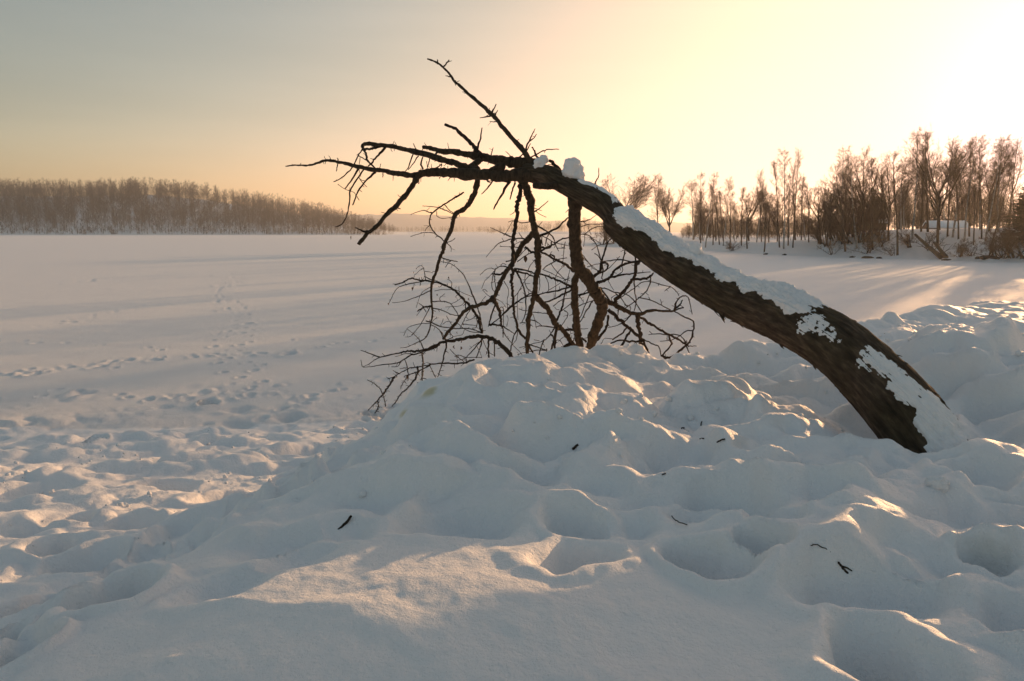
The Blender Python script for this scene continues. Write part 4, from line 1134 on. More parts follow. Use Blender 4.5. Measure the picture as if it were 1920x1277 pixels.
# ------------------------------------------------------------------ snow lying on the trunk
def snow_strip(name, label, cat, knots, seed, ns_=160, nt2=40, ragged=0.16):
    """knots: (px along the trunk, theta from, theta to, thickness)"""
    ks = [s_of_px(k[0]) for k in knots]
    s = np.linspace(ks[0], ks[-1], ns_)
    lo, hi, tk = [np.interp(s, ks, [k[q] for k in knots]) for q in (1, 2, 3)]
    lo = lo + ragged * 0.4 * (perlin(s * 7, s * 0 + 3, seed) + 0.7 * perlin(s * 19, s * 0 + 5, seed))
    hi = hi + ragged * (perlin(s * 6, s * 0 + 1, seed + 1) + 0.40 * perlin(s * 17, s * 0 + 7, seed + 1) + 0.16 * perlin(s * 50, s * 0 + 7, seed + 3))
    hi = np.maximum(hi, lo + 0.05)
    u = np.linspace(0, 1, nt2)
    Sg = s[:, None] * np.ones(nt2)
    TH = lo[:, None] + (hi - lo)[:, None] * u[None]
    prof = np.clip(1 - np.abs(2 * u - 1) ** 3.2, 0, 1) ** 0.8
    endp = np.clip(np.minimum((s - s[0]), (s[-1] - s)) / 0.05, 0, 1) ** 0.6
    lump = 0.75 + 0.55 * perlin(Sg * 5, TH * 1.3, seed + 5) + 0.35 * perlin(Sg * 14, TH * 3, seed + 6) + 0.16 * perlin(Sg * 40, TH * 9, seed + 8)
    off = -0.005 + (tk[:, None] * np.maximum(lump, 0.15)) * prof[None] * endp[:, None] + 0.0055 * perlin(Sg * 34, TH * 7, seed + 9) + 0.0015 * perlin(Sg * 80, TH * 17, seed + 10)
    V = trunk_point(Sg, TH, off)
    back = trunk_point(Sg, TH, np.full_like(off, -0.022))
    n, k = Sg.shape
    i, j = np.meshgrid(np.arange(n - 1), np.arange(k - 1), indexing='ij')
    F = np.stack([i * k + j, i * k + j + 1, (i + 1) * k + j + 1, (i + 1) * k + j], -1).reshape(-1, 4)
    V = np.vstack([V.reshape(-1, 3), back.reshape(-1, 3)])
    F = np.vstack([F, F[:, ::-1] + n * k])
    o = link(name, mesh_np(name, V, F), mats=[M_CAP])
    return tag(o, label, cat)


snow_strip('snow_ridge', 'long ridge of snow lying along the top of the leaning trunk', 'snow',
           [(1155, -0.6, 1.15, 0.030), (1175, -0.75, 1.25, 0.042), (1215, -0.8, 1.0, 0.04), (1260, -0.8, 0.88, 0.042), (1310, -0.8, 0.86, 0.045), (1360, -0.8, 0.92, 0.045), (1410, -0.8, 0.85, 0.04),
            (1460, -0.8, 1.0, 0.05), (1505, -0.7, 0.95, 0.035), (1535, -0.3, 0.7, 0.012)], 71, 460, 84, 0.30)
snow_strip('snow_strip', 'thin strip of snow on the upper trunk beside the tall snow clump', 'snow',
           [(1080, -0.5, 0.5, 0.02), (1100, -0.6, 0.45, 0.028), (1125, -0.6, 0.35, 0.025), (1150, -0.55, 0.5, 0.02)], 75, 80, 24)
snow_strip('snow_patch', 'small ragged snow patch on the middle of the dark trunk', 'snow',
           [(1520, 0.75, 1.25, 0.004), (1538, 0.55, 1.45, 0.012), (1560, 0.45, 1.25, 0.013), (1580, 0.7, 1.3, 0.012), (1592, 0.85, 1.1, 0.004)], 81, 170, 70, 0.42)
snow_strip('snow_sheet', 'broad snow sheet on the foot of the trunk above the bank', 'snow',
           [(1608, 0.45, 0.85, 0.006), (1632, 0.3, 1.05, 0.014), (1660, 0.1, 0.95, 0.017), (1690, -0.1, 0.9, 0.02), (1715, -0.3, 0.98, 0.022), (1735, -0.5, 1.25, 0.028), (1768, -0.5, 1.55, 0.03)], 85, 320, 110, 0.30)


def snow_clump(name, label, blobs, depth, seed, voxel=0.008):
    """blobs: (px, py, radius px) at one depth, grown together"""
    bm = bmesh.new()
    g = np.random.RandomState(seed)
    for px, py, rp in blobs:
        p = at(px, py, depth + g.uniform(-0.03, 0.03))
        rr = rp / FPX * depth
        res = bmesh.ops.create_icosphere(bm, subdivisions=3, radius=1.0)
        for v in res['verts']:
            c = v.co
            k = 1 + 0.13 * float(perlin(np.array([c.x * 2 + px]), np.array([c.y * 2 + c.z * 1.3 + py]), seed)[0])
            v.co = Vector(p) + Vector((c.x * rr * k, c.y * rr * k * 1.1, c.z * rr * k * 0.95))
    me = bpy.data.meshes.new(name)
    bm.to_mesh(me)
    bm.free()
    o = link(name, me, mats=[M_CAP])
    md = o.modifiers.new('grow', 'REMESH')
    md.mode = 'VOXEL'
    md.voxel_size = voxel
    md.use_smooth_shade = True
    sm = o.modifiers.new('soft', 'SMOOTH')
    sm.factor = 0.5
    sm.iterations = 2
    tx = bpy.data.textures.new('crumble', 'CLOUDS')
    tx.noise_scale = 0.035
    tx.noise_depth = 3
    dp = o.modifiers.new('crumble', 'DISPLACE')
    dp.texture = tx
    dp.texture_coords = 'GLOBAL'
    dp.strength = 0.03
    dp.mid_level = 0.5
    return tag(o, label, 'snow')


snow_clump('snow_clump', 'tall lumpy clump of snow on the upper end of the trunk', [(1073, 311, 16), (1083, 318, 12), (1069, 322, 14), (1078, 330, 14), (1088, 338, 9), (1062, 330, 7), (1092, 327, 5)], 7.66, 3)
snow_clump('snow_clump', 'small round clump of snow at the root of the thin upright branch', [(1019, 299, 9), (1010, 305, 9), (1006, 312, 7), (1015, 310, 8)], 7.88, 4)
snow_clump('snow_clump', 'knobbly snow clump standing on the ridge of trunk snow', [(1303, 470, 11), (1308, 463, 9), (1299, 462, 7), (1310, 473, 8), (1293, 473, 8)], 6.52, 5)

# ================================================================== THE FAR SHORES
M_BANKSNOW = snow_material('far_snow', grain=6.0)

# right bank: azimuth (deg), range of the shore (m), height of the bank (m), width of its slope (m)
SHORE = np.array([(3.0, 176, 0.0, 8), (5.5, 165, 0.35, 8), (8.0, 150, 1.0, 9), (12.8, 131, 1.35, 10), (18.3, 106, 1.45, 11), (22.0, 99, 2.0, 13), (24.5, 96, 2.9, 15), (27.0, 95, 3.2, 15),
                  (30.0, 91, 3.3, 15), (33.5, 89, 3.4, 15), (40, 84, 3.5, 16), (50, 74, 3.5, 16), (62, 60, 3.2, 16), (78, 44, 3.0, 16), (95, 34, 2.6, 16)])


def shore_r(a):
    return np.interp(a, SHORE[:, 0], SHORE[:, 1]) + 1.2 * perlin(a * 0.9, a * 0 + 0.3, 91) + 0.6 * perlin(a * 3.1, a * 0 + 0.3, 92)


def rbank(x, y):
    x, y = np.asarray(x, float), np.asarray(y, float)
    a = np.degrees(np.arctan2(x, y))
    u = np.hypot(x, y) - shore_r(a)
    h, w = np.interp(a, SHORE[:, 0], SHORE[:, 2]), np.interp(a, SHORE[:, 0], SHORE[:, 3])
    z = 0.30 * sst(0, 1.6, u) * np.minimum(h, 1) + (h - 0.30 * np.minimum(h, 1)) * sst(0.8, w, u)
    z = z + 0.22 * perlin(x * 0.25, y * 0.25, 93) * sst(2, 8, u) + 0.10 * perlin(x * 0.9, y * 0.9, 94) * sst(0.5, 3, u)
    return np.where(u < -0.2, -0.25, z - 0.02)


def bank_pos(px, u, az=None):
    a = math.degrees(math.atan2(px - 960.0, FPX)) if az is None else az
    # the ray's azimuth at the horizon
    r = float(shore_r(np.array([a]))[0]) + u
    x, y = r * math.sin(R(a)), r * math.cos(R(a))
    return np.array((x, y, float(rbank(np.array([x]), np.array([y]))[0])))


_a = np.concatenate([np.arange(3, 36, 0.18), np.arange(36.5, 95, 1.2)])
_u = np.concatenate([np.arange(-1.2, 20, 0.55), np.geomspace(20, 160, 22)])
AA, UU = np.meshgrid(_a, _u, indexing='ij')
RRR = shore_r(AA) + UU
X, Y = RRR * np.sin(np.radians(AA)), RRR * np.cos(np.radians(AA))
Z = rbank(X, Y)
n, k = X.shape
i, j = np.meshgrid(np.arange(n - 1), np.arange(k - 1), indexing='ij')
F = np.stack([i * k + j, i * k + j + 1, (i + 1) * k + j + 1, (i + 1) * k + j], -1).reshape(-1, 4)
tag(link('terrain', mesh_np('terrain', np.stack([X, Y, Z], -1).reshape(-1, 3), F), mats=[M_BANKSNOW]), kind='structure')


# ------------------------------------------------------------------ bare trees
def prisms(P0, P1, R0, R1, rs):
    """three sided prisms for many segments at once"""
    P0, P1 = np.asarray(P0), np.asarray(P1)
    T = P1 - P0
    T /= np.linalg.norm(T, axis=1)[:, None] + 1e-9
    a = np.where(np.abs(T[:, 2:3]) < 0.9, np.array((0, 0, 1.0)), np.array((1.0, 0, 0)))
    U = np.cross(T, a)
    U /= np.linalg.norm(U, axis=1)[:, None] + 1e-9
    W = np.cross(T, U)
    ang = rs.uniform(0, 6.28, len(P0))
    V = np.zeros((len(P0), 6, 3))
    for q in range(3):
        c, s = np.cos(ang + q * 2.0944)[:, None], np.sin(ang + q * 2.0944)[:, None]
        dirv = c * U + s * W
        V[:, q] = P0 + dirv * np.asarray(R0)[:, None]
        V[:, 3 + q] = P1 + dirv * np.asarray(R1)[:, None]
    F = np.array([(0, 1, 4, 3), (1, 2, 5, 4), (2, 0, 3, 5)])
    F = (np.arange(len(P0)) * 6)[:, None, None] + F[None]
    return V.reshape(-1, 3), F.reshape(-1, 4)


def grow_tree(seed, style, h, n1, n2, n3, thin=1.0):
    """returns trunk (V, F), crown (V, F); foot at the origin, height h"""
    rs = np.random.RandomState(seed)
    P0, P1, R0, R1 = [], [], [], []

    def limb(p, d, L, r0, r1, nseg, wob, trop):
        pts = [np.array(p, float)]
        d = np.array(d, float)
        d /= np.linalg.norm(d)
        for q in range(nseg):
            d = d + rs.normal(0, wob, 3) + np.array((0, 0, trop))
            d /= np.linalg.norm(d)
            pts.append(pts[-1] + d * L / nseg)
        rr = np.linspace(r0, r1, nseg + 1)
        return np.array(pts), rr

    def put(pts, rr):
        for q in range(len(pts) - 1):
            P0.append(pts[q]); P1.append(pts[q + 1]); R0.append(rr[q]); R1.append(rr[q + 1])

    def side(d, ang):
        a = rs.normal(0, 1, 3)
        a -= d * np.dot(a, d)
        a /= np.linalg.norm(a)
        return d * math.cos(ang) + a * math.sin(ang)

    def pt(pts, rr, t):
        x = t * (len(pts) - 1)
        i = min(int(x), len(pts) - 2)
        f = x - i
        d = pts[i + 1] - pts[i]
        return pts[i] * (1 - f) + pts[i + 1] * f, d / np.linalg.norm(d), rr[i] * (1 - f) + rr[i + 1] * f

    trunks = []
    droop = {'birch': -0.16, 'slim': 0.05, 'round': 0.04, 'bush': 0.03, 'poplar': 0.09}[style]
    if style == 'bush':
        stems = [limb((rs.normal(0, 0.05 * h), rs.normal(0, 0.05 * h), -0.05), (rs.normal(0, 0.4), rs.normal(0, 0.4), 1), h * rs.uniform(0.6, 1.0), 0.014 * h, 0.003 * h, 6, 0.10, 0.02) for q in range(max(3, n1 // 4))]
    elif style == 'round':
        main = limb((0, 0, -0.3), (0, 0, 1), h * 0.42 + 0.3, 0.014 * h, 0.011 * h, 5, 0.03, 0.05)
        stems = [main]
        for q in range(7):
            p, d, r = pt(main[0], main[1], rs.uniform(0.55, 1.0))
            stems.append(limb(p, side(np.array((0, 0, 1.0)), rs.uniform(0.25, 0.75)), h * rs.uniform(0.42, 0.60), 0.008 * h, 0.0015 * h, 6, 0.09, 0.05))
    else:
        main = limb((0, 0, -0.3), (0, 0, 1), h + 0.3, 0.0095 * h, 0.0010 * h, 12, 0.025, 0.05)
        stems = [main]
        if rs.rand() < 0.45:
            p, d, r = pt(main[0], main[1], rs.uniform(0.35, 0.55))
            stems.append(limb(p, side(np.array((0, 0, 1.0)), 0.25), h * 0.45, 0.006 * h, 0.001 * h, 7, 0.05, 0.08))
    trunks = stems
    for si, (sp, sr) in enumerate(stems):
        slen = np.linalg.norm(np.diff(sp, axis=0), axis=1).sum()
        nb = n1 if (si == 0 and style not in ('round', 'bush')) else (max(3, int(n1 * 0.28)) if style != 'round' else (0 if si == 0 else max(4, n1 // 5)))
        for q in range(nb):
            t = rs.uniform(0.28 if style != 'bush' else 0.12, 0.98) if style not in ('slim', 'poplar', 'birch') else 0.26 + 0.72 * rs.beta(1.2, 1.0)
            p, d, r = pt(sp, sr, t)
            if style in ('slim', 'poplar', 'birch') and si == 0:
                L = h * (0.30 - 0.21 * t) * rs.uniform(0.55, 1.0) * (0.8 if style == 'poplar' else 1.0)
                ang = rs.uniform(0.55, 0.95) if style != 'poplar' else rs.uniform(0.3, 0.6)
            else:
                L = slen * rs.uniform(0.25, 0.5) * (1.1 - 0.5 * t)
                ang = rs.uniform(0.4, 0.9)
            b1, r1 = limb(p, side(d, ang), L, max(0.0045 * thin, min(r * 0.55, L * 0.011)), 0.004 * thin, 5, 0.10, 0.10)
            put(b1, r1)
            for w in range(n2):
                t2 = rs.uniform(0.2, 1.0)
                p2, d2, rr2 = pt(b1, r1, t2)
                L2 = L * rs.uniform(0.25, 0.5) * (1.15 - 0.5 * t2)
                b2, r2 = limb(p2, side(d2, rs.uniform(0.35, 0.8)), L2, 0.0062 * thin, 0.0045 * thin, 3, 0.13, 0.06 + droop * 0.5)
                put(b2, r2)
                for e in range(n3):
                    t3 = rs.uniform(0.15, 1.0)
                    p3, d3, rr3 = pt(b2, r2, t3)
                    L3 = max(0.25, L2 * rs.uniform(0.3, 0.6))
                    b3, r3 = limb(p3, side(d3, rs.uniform(0.3, 0.8)), L3, 0.0048 * thin, 0.0032 * thin, 2, 0.15, droop)
                    put(b3, r3)
    tr = merge([tube(catmull(p, 3), np.interp(np.linspace(0, len(r) - 1, (len(p) - 1) * 3 + 1), np.arange(len(r)), r), 7 if i == 0 else 5, 0.06, seed) for i, (p, r) in enumerate(trunks)])
    cr = prisms(np.array(P0), np.array(P1), R0, R1, rs)
    return tr, cr


PROTO = {}
for key, style, h, n1, n2, n3, th in (('slim_a', 'slim', 13, 60, 7, 7, 1.0), ('slim_b', 'slim', 13, 54, 7, 7, 1.0), ('slim_c', 'poplar', 13, 60, 7, 7, 1.0), ('birch_a', 'birch', 13, 56, 7, 8, 1.0), ('birch_b', 'birch', 13, 52, 7, 8, 1.0),
                                      ('round_a', 'round', 13, 90, 7, 7, 1.0), ('round_b', 'round', 13, 80, 7, 7, 1.0), ('bush_a', 'bush', 5, 30, 6, 5, 1.3), ('bush_b', 'bush', 5, 36, 7, 5, 1.3), ('round_c', 'round', 13, 150, 8, 7, 1.2), ('young', 'slim', 7, 26, 5, 4, 1.4)):
    tr, cr = grow_tree(abs(hash(key)) % 1000 if False else sum(map(ord, key)), style, h, n1, n2, n3, th)
    PROTO[key] = (mesh_np(key + '_trunk', *tr), mesh_np(key + '_crown', *cr, smooth=False), h)
    PROTO[key][0].materials.append(M_BIRCH if style == 'birch' else M_TREE)
    PROTO[key][1].materials.append(M_CROWN)


def plant(name, key, pos, h, label, cat, group=None, lean=(0, 0), rz=0.0, width=1.0):
    tm, cm, h0 = PROTO[key]
    root = empty(name, tuple(pos))
    s = h / h0
    root.scale = (s * width, s * width, s)
    root.rotation_euler = (lean[1], lean[0], rz)
    # lean in the world, turn about the own axis first
    root.rotation_euler = (Matrix.Rotation(lean[0], 3, 'Y') @ Matrix.Rotation(lean[1], 3, 'X') @ Matrix.Rotation(rz, 3, 'Z')).to_euler()
    link('trunk' if 'bush' not in key else 'stem', tm, root)
    link('crown', cm, root)
    tag(root, label, cat, group)
    return root


def tree_px(name, key, px, u, top, label, cat='tree', group=None, lean_px=0, width=1.0, rz=None):
    p = bank_pos(px, u)
    tp = at(px + lean_px, top, p[1])
    h = max(1.0, float(np.linalg.norm(tp - p)))
    return plant(name, key, p, h, label, cat, group, (math.atan2(tp[0] - p[0], tp[2] - p[2]), 0), (px * 7.3) % 6.28 if rz is None else rz, width * 1.3)


# the trees one can pick out, from the left; four shade trees added last
TREES = [
 ('bare_tree', 'round_c', 1166, 14, 314, 'broad round-crowned bare tree behind the upper trunk', 0, 1.1),
 ('bare_tree', 'slim_a', 1232, 8, 334, 'bare tree standing left in the pair right of the round-crowned tree', 0, 1.0),
 ('bare_tree', 'round_c', 1254, 9, 338, 'bare forking tree standing right in the pair beside the round-crowned tree', 2, 0.75),
 ('bare_tree', 'slim_b', 1311, 5, 328, 'leftmost thin bare tree of the grove on the low snowy spit', 6, 0.8),
 ('bare_tree', 'birch_a', 1320, 3, 324, 'drooping bare tree above the knobbly snow clump on the trunk', 16, 0.75),
 ('bare_tree', 'slim_c', 1334, 6, 345, 'short thin bare tree in the middle of the grove on the low spit', 2, 0.9),
 ('bare_tree', 'slim_a', 1346, 6, 352, 'crooked thin bare tree leaning left in the low spit grove', -6, 0.9),
 ('bare_tree', 'birch_b', 1353, 5, 334, 'slender bare tree rising above the low spit grove at its right end', 8, 0.7),
 ('bare_tree', 'slim_b', 1366, 3, 350, 'bare tree with its foot nearest the ice in the low spit grove', 8, 0.9),
 ('bare_tree', 'slim_c', 1387, 6, 350, 'lone thin bare tree right of the low spit grove', 4, 1.0),
 ('bare_tree', 'young', 1398, 4, 366, 'small crooked bare tree right of the lone thin tree', 4, 1.1),
 ('bare_tree', 'slim_a', 1424, 10, 322, 'straight bare tree left of the forked leaning tree', -2, 0.7),
 ('bare_tree', 'round_b', 1430, 1.5, 345, 'bare tree with a curved foot at the edge of the ice', 14, 0.6),
 ('bare_tree', 'slim_c', 1458, 6, 300, 'thin bare stem at the left of the tall clump on the spit', -4, 0.7),
 ('bare_tree', 'birch_a', 1466, 5, 280, 'tallest bare tree of the clump on the open spit', 8, 0.72),
 ('bare_tree', 'slim_b', 1474, 7, 330, 'shorter bare tree inside the tall clump on the spit', 4, 0.8),
 ('bare_tree', 'slim_a', 1483, 6, 284, 'tall thin bare tree leaning right at the end of the spit clump', 16, 0.6),
 ('bare_tree', 'slim_c', 1498, 12, 330, 'pale bare tree in the gap before the dark thicket', 6, 0.8),
 ('bare_tree', 'slim_a', 1512, 9, 345, 'bare tree nearest the left edge of the dark thicket', 4, 1.0),
 ('bare_tree', 'round_b', 1534, 8, 338, 'rounded bare tree over the left end of the dark thicket', 2, 0.8),
 ('birch_tree', 'birch_a', 1573, 10, 276, 'birch rising above the left of the dark thicket', 2, 0.85),
 ('birch_tree', 'birch_b', 1602, 6, 288, 'birch with a pale trunk in front of the dark thicket', 2, 0.8),
 ('bare_tree', 'slim_b', 1581, 4, 310, 'twin-stemmed bare tree at the foot of the dark thicket', -4, 1.0),
 ('bare_tree', 'slim_a', 1614, 8, 280, 'bare tree with an upright top in the middle of the thicket', 2, 0.8),
 ('bare_tree', 'slim_c', 1632, 5, 295, 'thin bare tree between the two dark huts', 2, 0.9),
 ('bare_tree', 'round_b', 1660, 9, 290, 'bushy bare tree right of the small hut with a snowy roof', 4, 0.75),
 ('bare_tree', 'slim_b', 1679, 2.5, 288, 'bare tree whose dark trunk stands lowest on the right bank', 8, 0.95),
 ('bare_tree', 'birch_b', 1704, 9, 246, 'tall slim bare tree left of the thick twin-stemmed tree', 1, 0.8),
 ('bare_tree', 'slim_c', 1732, 12, 246, 'bare tree with a straight stem just left of the thick twin-stemmed tree', 0, 1.0),
 ('bare_tree', 'round_a', 1752, 7, 242, 'tall thick twin-stemmed bare tree above the fallen logs', 10, 0.72),
 ('bare_tree', 'slim_a', 1769, 10, 262, 'thin bare tree close to the right of the thick twin-stemmed tree', 14, 0.8),
 ('bare_tree', 'slim_b', 1790, 9, 275, 'thin bare tree in front of the snowy house roof', 10, 0.8),
 ('bare_tree', 'birch_a', 1801, 8, 254, 'bare tree with a dense top leaning right beyond the house roof', 24, 0.8),
 ('bare_tree', 'slim_c', 1810, 10, 262, 'straight bare tree rising through the dense leaning top', 10, 0.8),
 ('bare_tree', 'slim_a', 1819, 7, 300, 'short bare tree at the right end of the house roof', 10, 0.7),
 ('bare_tree', 'slim_b', 1833, 9, 290, 'bare tree leaning right between the house and the spruce', 14, 0.8),
 ('bare_tree', 'birch_b', 1840, 8, 264, 'tall bare tree leaning right with its top left of the spruce', 22, 0.8),
 ('bare_tree', 'slim_c', 1851, 6, 300, 'bare tree leaning hard right into the spruce', 52, 0.8),
 ('bare_tree', 'birch_b', 1829, 14, 258, 'added bare shade tree with a feathery top behind the one leaning beyond the house', 8, 1.0),  # from here on, extra crowns put in to shade the trampled shelf
 ('bare_tree', 'round_b', 1846, 13, 262, 'full-crowned added shade tree behind the leaning pair left of the spruce', 8, 0.8),
 ('bare_tree', 'birch_a', 1862, 12, 256, 'feathery added shade tree close to the left of the spruce', 8, 1.0),
 ('bare_tree', 'slim_a', 1880, 16, 262, 'tall added shade tree with its top above the spruce', 26, 0.9),
]
for name, key, px, u, top, lab, lean, wd in TREES:
    tree_px(name, key, px, u, top, lab, 'tree', 'bare trees on the right bank', lean, wd)

ORD = ['leftmost', 'second', 'third', 'fourth', 'fifth', 'sixth', 'seventh', 'eighth', 'ninth', 'tenth', 'eleventh', 'twelfth']
# the dark thicket: shrubs standing close
rt = np.random.RandomState(23)
for q in range(12):
    px = 1526 + q * 10.2 + rt.uniform(-4, 4)
    top = np.interp(px, [1526, 1560, 1600, 1640], [385, 345, 335, 350]) + rt.uniform(-12, 40)
    tree_px('shrub', 'bush_b' if q % 2 else 'bush_a', px, rt.uniform(7, 16), top, ORD[q] + (' shrub in' if q == 0 else ' shrub from the left in') + ' the dark thicket beside the huts', 'shrub', 'shrubs of the dark thicket', rt.uniform(-6, 6), 0.75)
# low brush along the bank
for q, (px, u, top, wd, lab) in enumerate(((1130, 4, 408, 1.0, 'low bare bush at the tip of the spit behind the trunk'), (1150, 6, 415, 1.0, 'small bare bush beside the one at the tip of the spit'), (1372, 1.2, 452, 1.6, 'flat twiggy bush on the ice edge below the spit grove'),
                                           (1556, 1.5, 447, 1.2, 'twiggy bush leaning at the ice edge below the dark thicket'), (1622, 3, 440, 1.2, 'low bush on the slope below the dark huts'), (1668, 2, 455, 1.4, 'small bush by the ice left of the fallen logs'),
                                           (1795, 2, 452, 1.4, 'brown bush on the bank right of the fallen logs'), (1815, 3, 448, 1.3, 'second brown bush on the bank right of the fallen logs'), (1850, 3, 440, 1.2, 'brown bush on the slope under the leaning trees'),
                                           (1875, 2, 425, 1.0, 'tall brown bush at the ice edge under the spruce'), (1896, 2.5, 415, 1.0, 'tall brown bush left of the one at the picture edge'), (1914, 2, 412, 1.0, 'tall brown bush at the right edge of the picture'),
                                           (1700, 6, 428, 1.1, 'low bush on the slope left of the thick twin-stemmed tree'), (1740, 5, 430, 1.1, 'low bush at the foot of the thick twin-stemmed tree'), (1648, 6, 425, 1.0, 'low bush on the slope below the hut with a snowy roof'))):
    tree_px('bush', 'bush_a' if q % 2 else 'bush_b', px, u, top, lab, 'bush', 'bushes along the right bank', 0, wd)
# thin stems farther back
for q in range(8):
    px = 1545 + q * 34.0 + rt.uniform(-5, 5)
    tree_px('midground_tree', ('birch_b', 'slim_a', 'round_b', 'slim_c', 'birch_a', 'slim_b', 'round_a')[q % 7], px, rt.uniform(9, 24), np.interp(px, [1530, 1600, 1690, 1740, 1920], [345, 300, 300, 275, 285]) + rt.uniform(-12, 28),
            'slender bare tree among the close-standing trunks on the right bank', 'tree', 'slender trees between the main ones on the right bank', rt.uniform(-4, 12), 1.0)
for q in range(11):
    px = 1294 + q * 21.0 + rt.uniform(-5, 5)
    tree_px('midground_tree', ('birch_b', 'slim_a', 'young', 'slim_c', 'birch_a', 'round_b')[q % 6], px, rt.uniform(8, 24), rt.uniform(335, 385),
            'slender bare tree at the back of the grove on the low spit', 'tree', 'slender trees at the back of the spit grove', rt.uniform(-5, 8), 1.1)
for q in range(34):
    px = rt.uniform(1640, 1918) if q < 16 else rt.uniform(1290, 1560)
    if q < 16:
        u, top = rt.uniform(24, 70), rt.uniform(300, 365)
    else:
        u, top = rt.uniform(14, 40), rt.uniform(370, 405)
    tree_px('background_tree', ('slim_a', 'slim_b', 'slim_c', 'birch_a', 'round_b', 'young')[q % 6], px, u, top, 'thin bare background tree deep in the wood on the right bank', 'tree', 'background trees of the right bank', rt.uniform(-4, 10), 0.9)


def joined_wood(name, spots, keys, seed, mats, kind='stuff', keep=None):
    """one mass of trees: (pos, height) in one mesh"""
    rs = np.random.RandomState(seed)
    arr = []
    for q, (p, h) in enumerate(spots):
        V, F, h0 = keys[rs.randint(len(keys))]
        a = rs.uniform(0, 6.28)
        c, s = math.cos(a), math.sin(a)
        W = np.stack([V[:, 0] * c - V[:, 1] * s, V[:, 0] * s + V[:, 1] * c, V[:, 2]], -1) * (h / h0)
        arr.append((W + np.array(p), F))
    V, F = merge(arr)
    o = link(name, mesh_np(name, V, F, smooth=False), mats=mats)
    tag(o, kind=kind)
    return o


def ribbons(P0, P1, R0, R1, rs):
    """hair-thin far twigs: one narrow quad each, turned at random"""
    P0, P1 = np.asarray(P0), np.asarray(P1)
    T = P1 - P0
    a = rs.normal(0, 1, P0.shape)
    U = np.cross(T, a)
    U /= np.linalg.norm(U, axis=1)[:, None] + 1e-9
    r0, r1 = np.asarray(R0)[:, None], np.asarray(R1)[:, None]
    V = np.stack([P0 - U * r0, P0 + U * r0, P1 + U * r1, P1 - U * r1], 1).reshape(-1, 3)
    return V, np.arange(len(V)).reshape(-1, 4)


def far_proto(seed, h, nb, tw, thick, low=0.35):
    """a cheap bare tree for hundreds of metres away"""
    rs = np.random.RandomState(seed)
    P0, P1, R0, R1 = [np.array((0, 0, -1.0))], [np.array((rs.normal(0, .3), rs.normal(0, .3), h * 0.5))], [thick * 1.25], [thick * 0.9]
    P0.append(P1[0]); P1.append(np.array((rs.normal(0, .4), rs.normal(0, .4), h))); R0.append(thick * 0.9); R1.append(thick * 0.3)
    Q0, Q1, S0, S1 = [], [], [], []
    for q in range(nb):
        t = rs.uniform(low, 0.98)
        p = np.array((0, 0, h * t))
        a, el = rs.uniform(0, 6.28), rs.uniform(0.5, 1.1)
        L = h * 0.30 * (1.15 - t) + 0.7
        d = np.array((math.cos(a) * math.cos(el), math.sin(a) * math.cos(el), math.sin(el)))
        e = p + d * L
        P0.append(p); P1.append(e); R0.append(thick * 0.55); R1.append(thick * 0.3)
        for w in range(tw):
            f = rs.uniform(0.3, 1)
            p2 = p + d * L * f
            d2 = d + rs.normal(0, 0.5, 3) + np.array((0, 0, 0.3))
            d2 /= np.linalg.norm(d2)
            Q0.append(p2); Q1.append(p2 + d2 * L * rs.uniform(0.3, 0.7)); S0.append(thick * 0.52); S1.append(thick * 0.26)
    return (*merge([prisms(P0, P1, R0, R1, rs), ribbons(Q0, Q1, S0, S1, rs)]), h)


FARP = [far_proto(40 + q, 18, 24, 4, 0.11, 0.12) for q in range(6)]
BRUSHP = [far_proto(80 + q, 18, 11, 4, 0.34, 0.03) for q in range(3)]
NEARP = [far_proto(60 + q, 12, 34, 6, 0.05, 0.2) for q in range(4)]
HEDGEP = [far_proto(70 + q, 12, 28, 4, 0.085, 0.04) for q in range(4)]

# the hedge-like wood behind the spit, and its unseen run to the right, sized for shade
rs = np.random.RandomState(31)
sp = []
for q in range(360):
    az = rs.uniform(12.2, 24.5)
    p = bank_pos(0, rs.uniform(55, 130), az)
    top = at(960 + math.tan(R(az)) * FPX, 408 + rs.uniform(-3, 9) + 14 * max(0, 13.6 - az), p[1])[2]
    sp.append((p, max(2.5, top - p[2])))
joined_wood('wood', sp, HEDGEP, 1, [M_WOODFAR])['label'] = 'low brown wood behind the snowy spit'
sp = []
for q in range(240):
    az = rs.uniform(24.0, 34.2)
    p = bank_pos(0, rs.uniform(58, 120), az)
    sp.append((p, rs.uniform(3.5, 8.0)))
joined_wood('wood', sp, HEDGEP, 2, [M_WOODFAR])['label'] = 'brown hazy wood behind the house on the right bank'
sp = []
for q in range(105):
    az = rs.uniform(34.3, 66)
    p = bank_pos(0, rs.uniform(4, 14), az)
    lo_, hi_ = (5.0, 8.8) if az < 39 else (6, 10)
    sp.append((p, rs.uniform(lo_, hi_)))
SHADEWOOD = joined_wood('wood', sp, NEARP, 3, [M_WOODFAR])  # out-of-view trees, heights shaped for the sunlight that reaches the bank
SHADEWOOD['label'] = 'unseen bare wood added along the right bank to shade the snow'


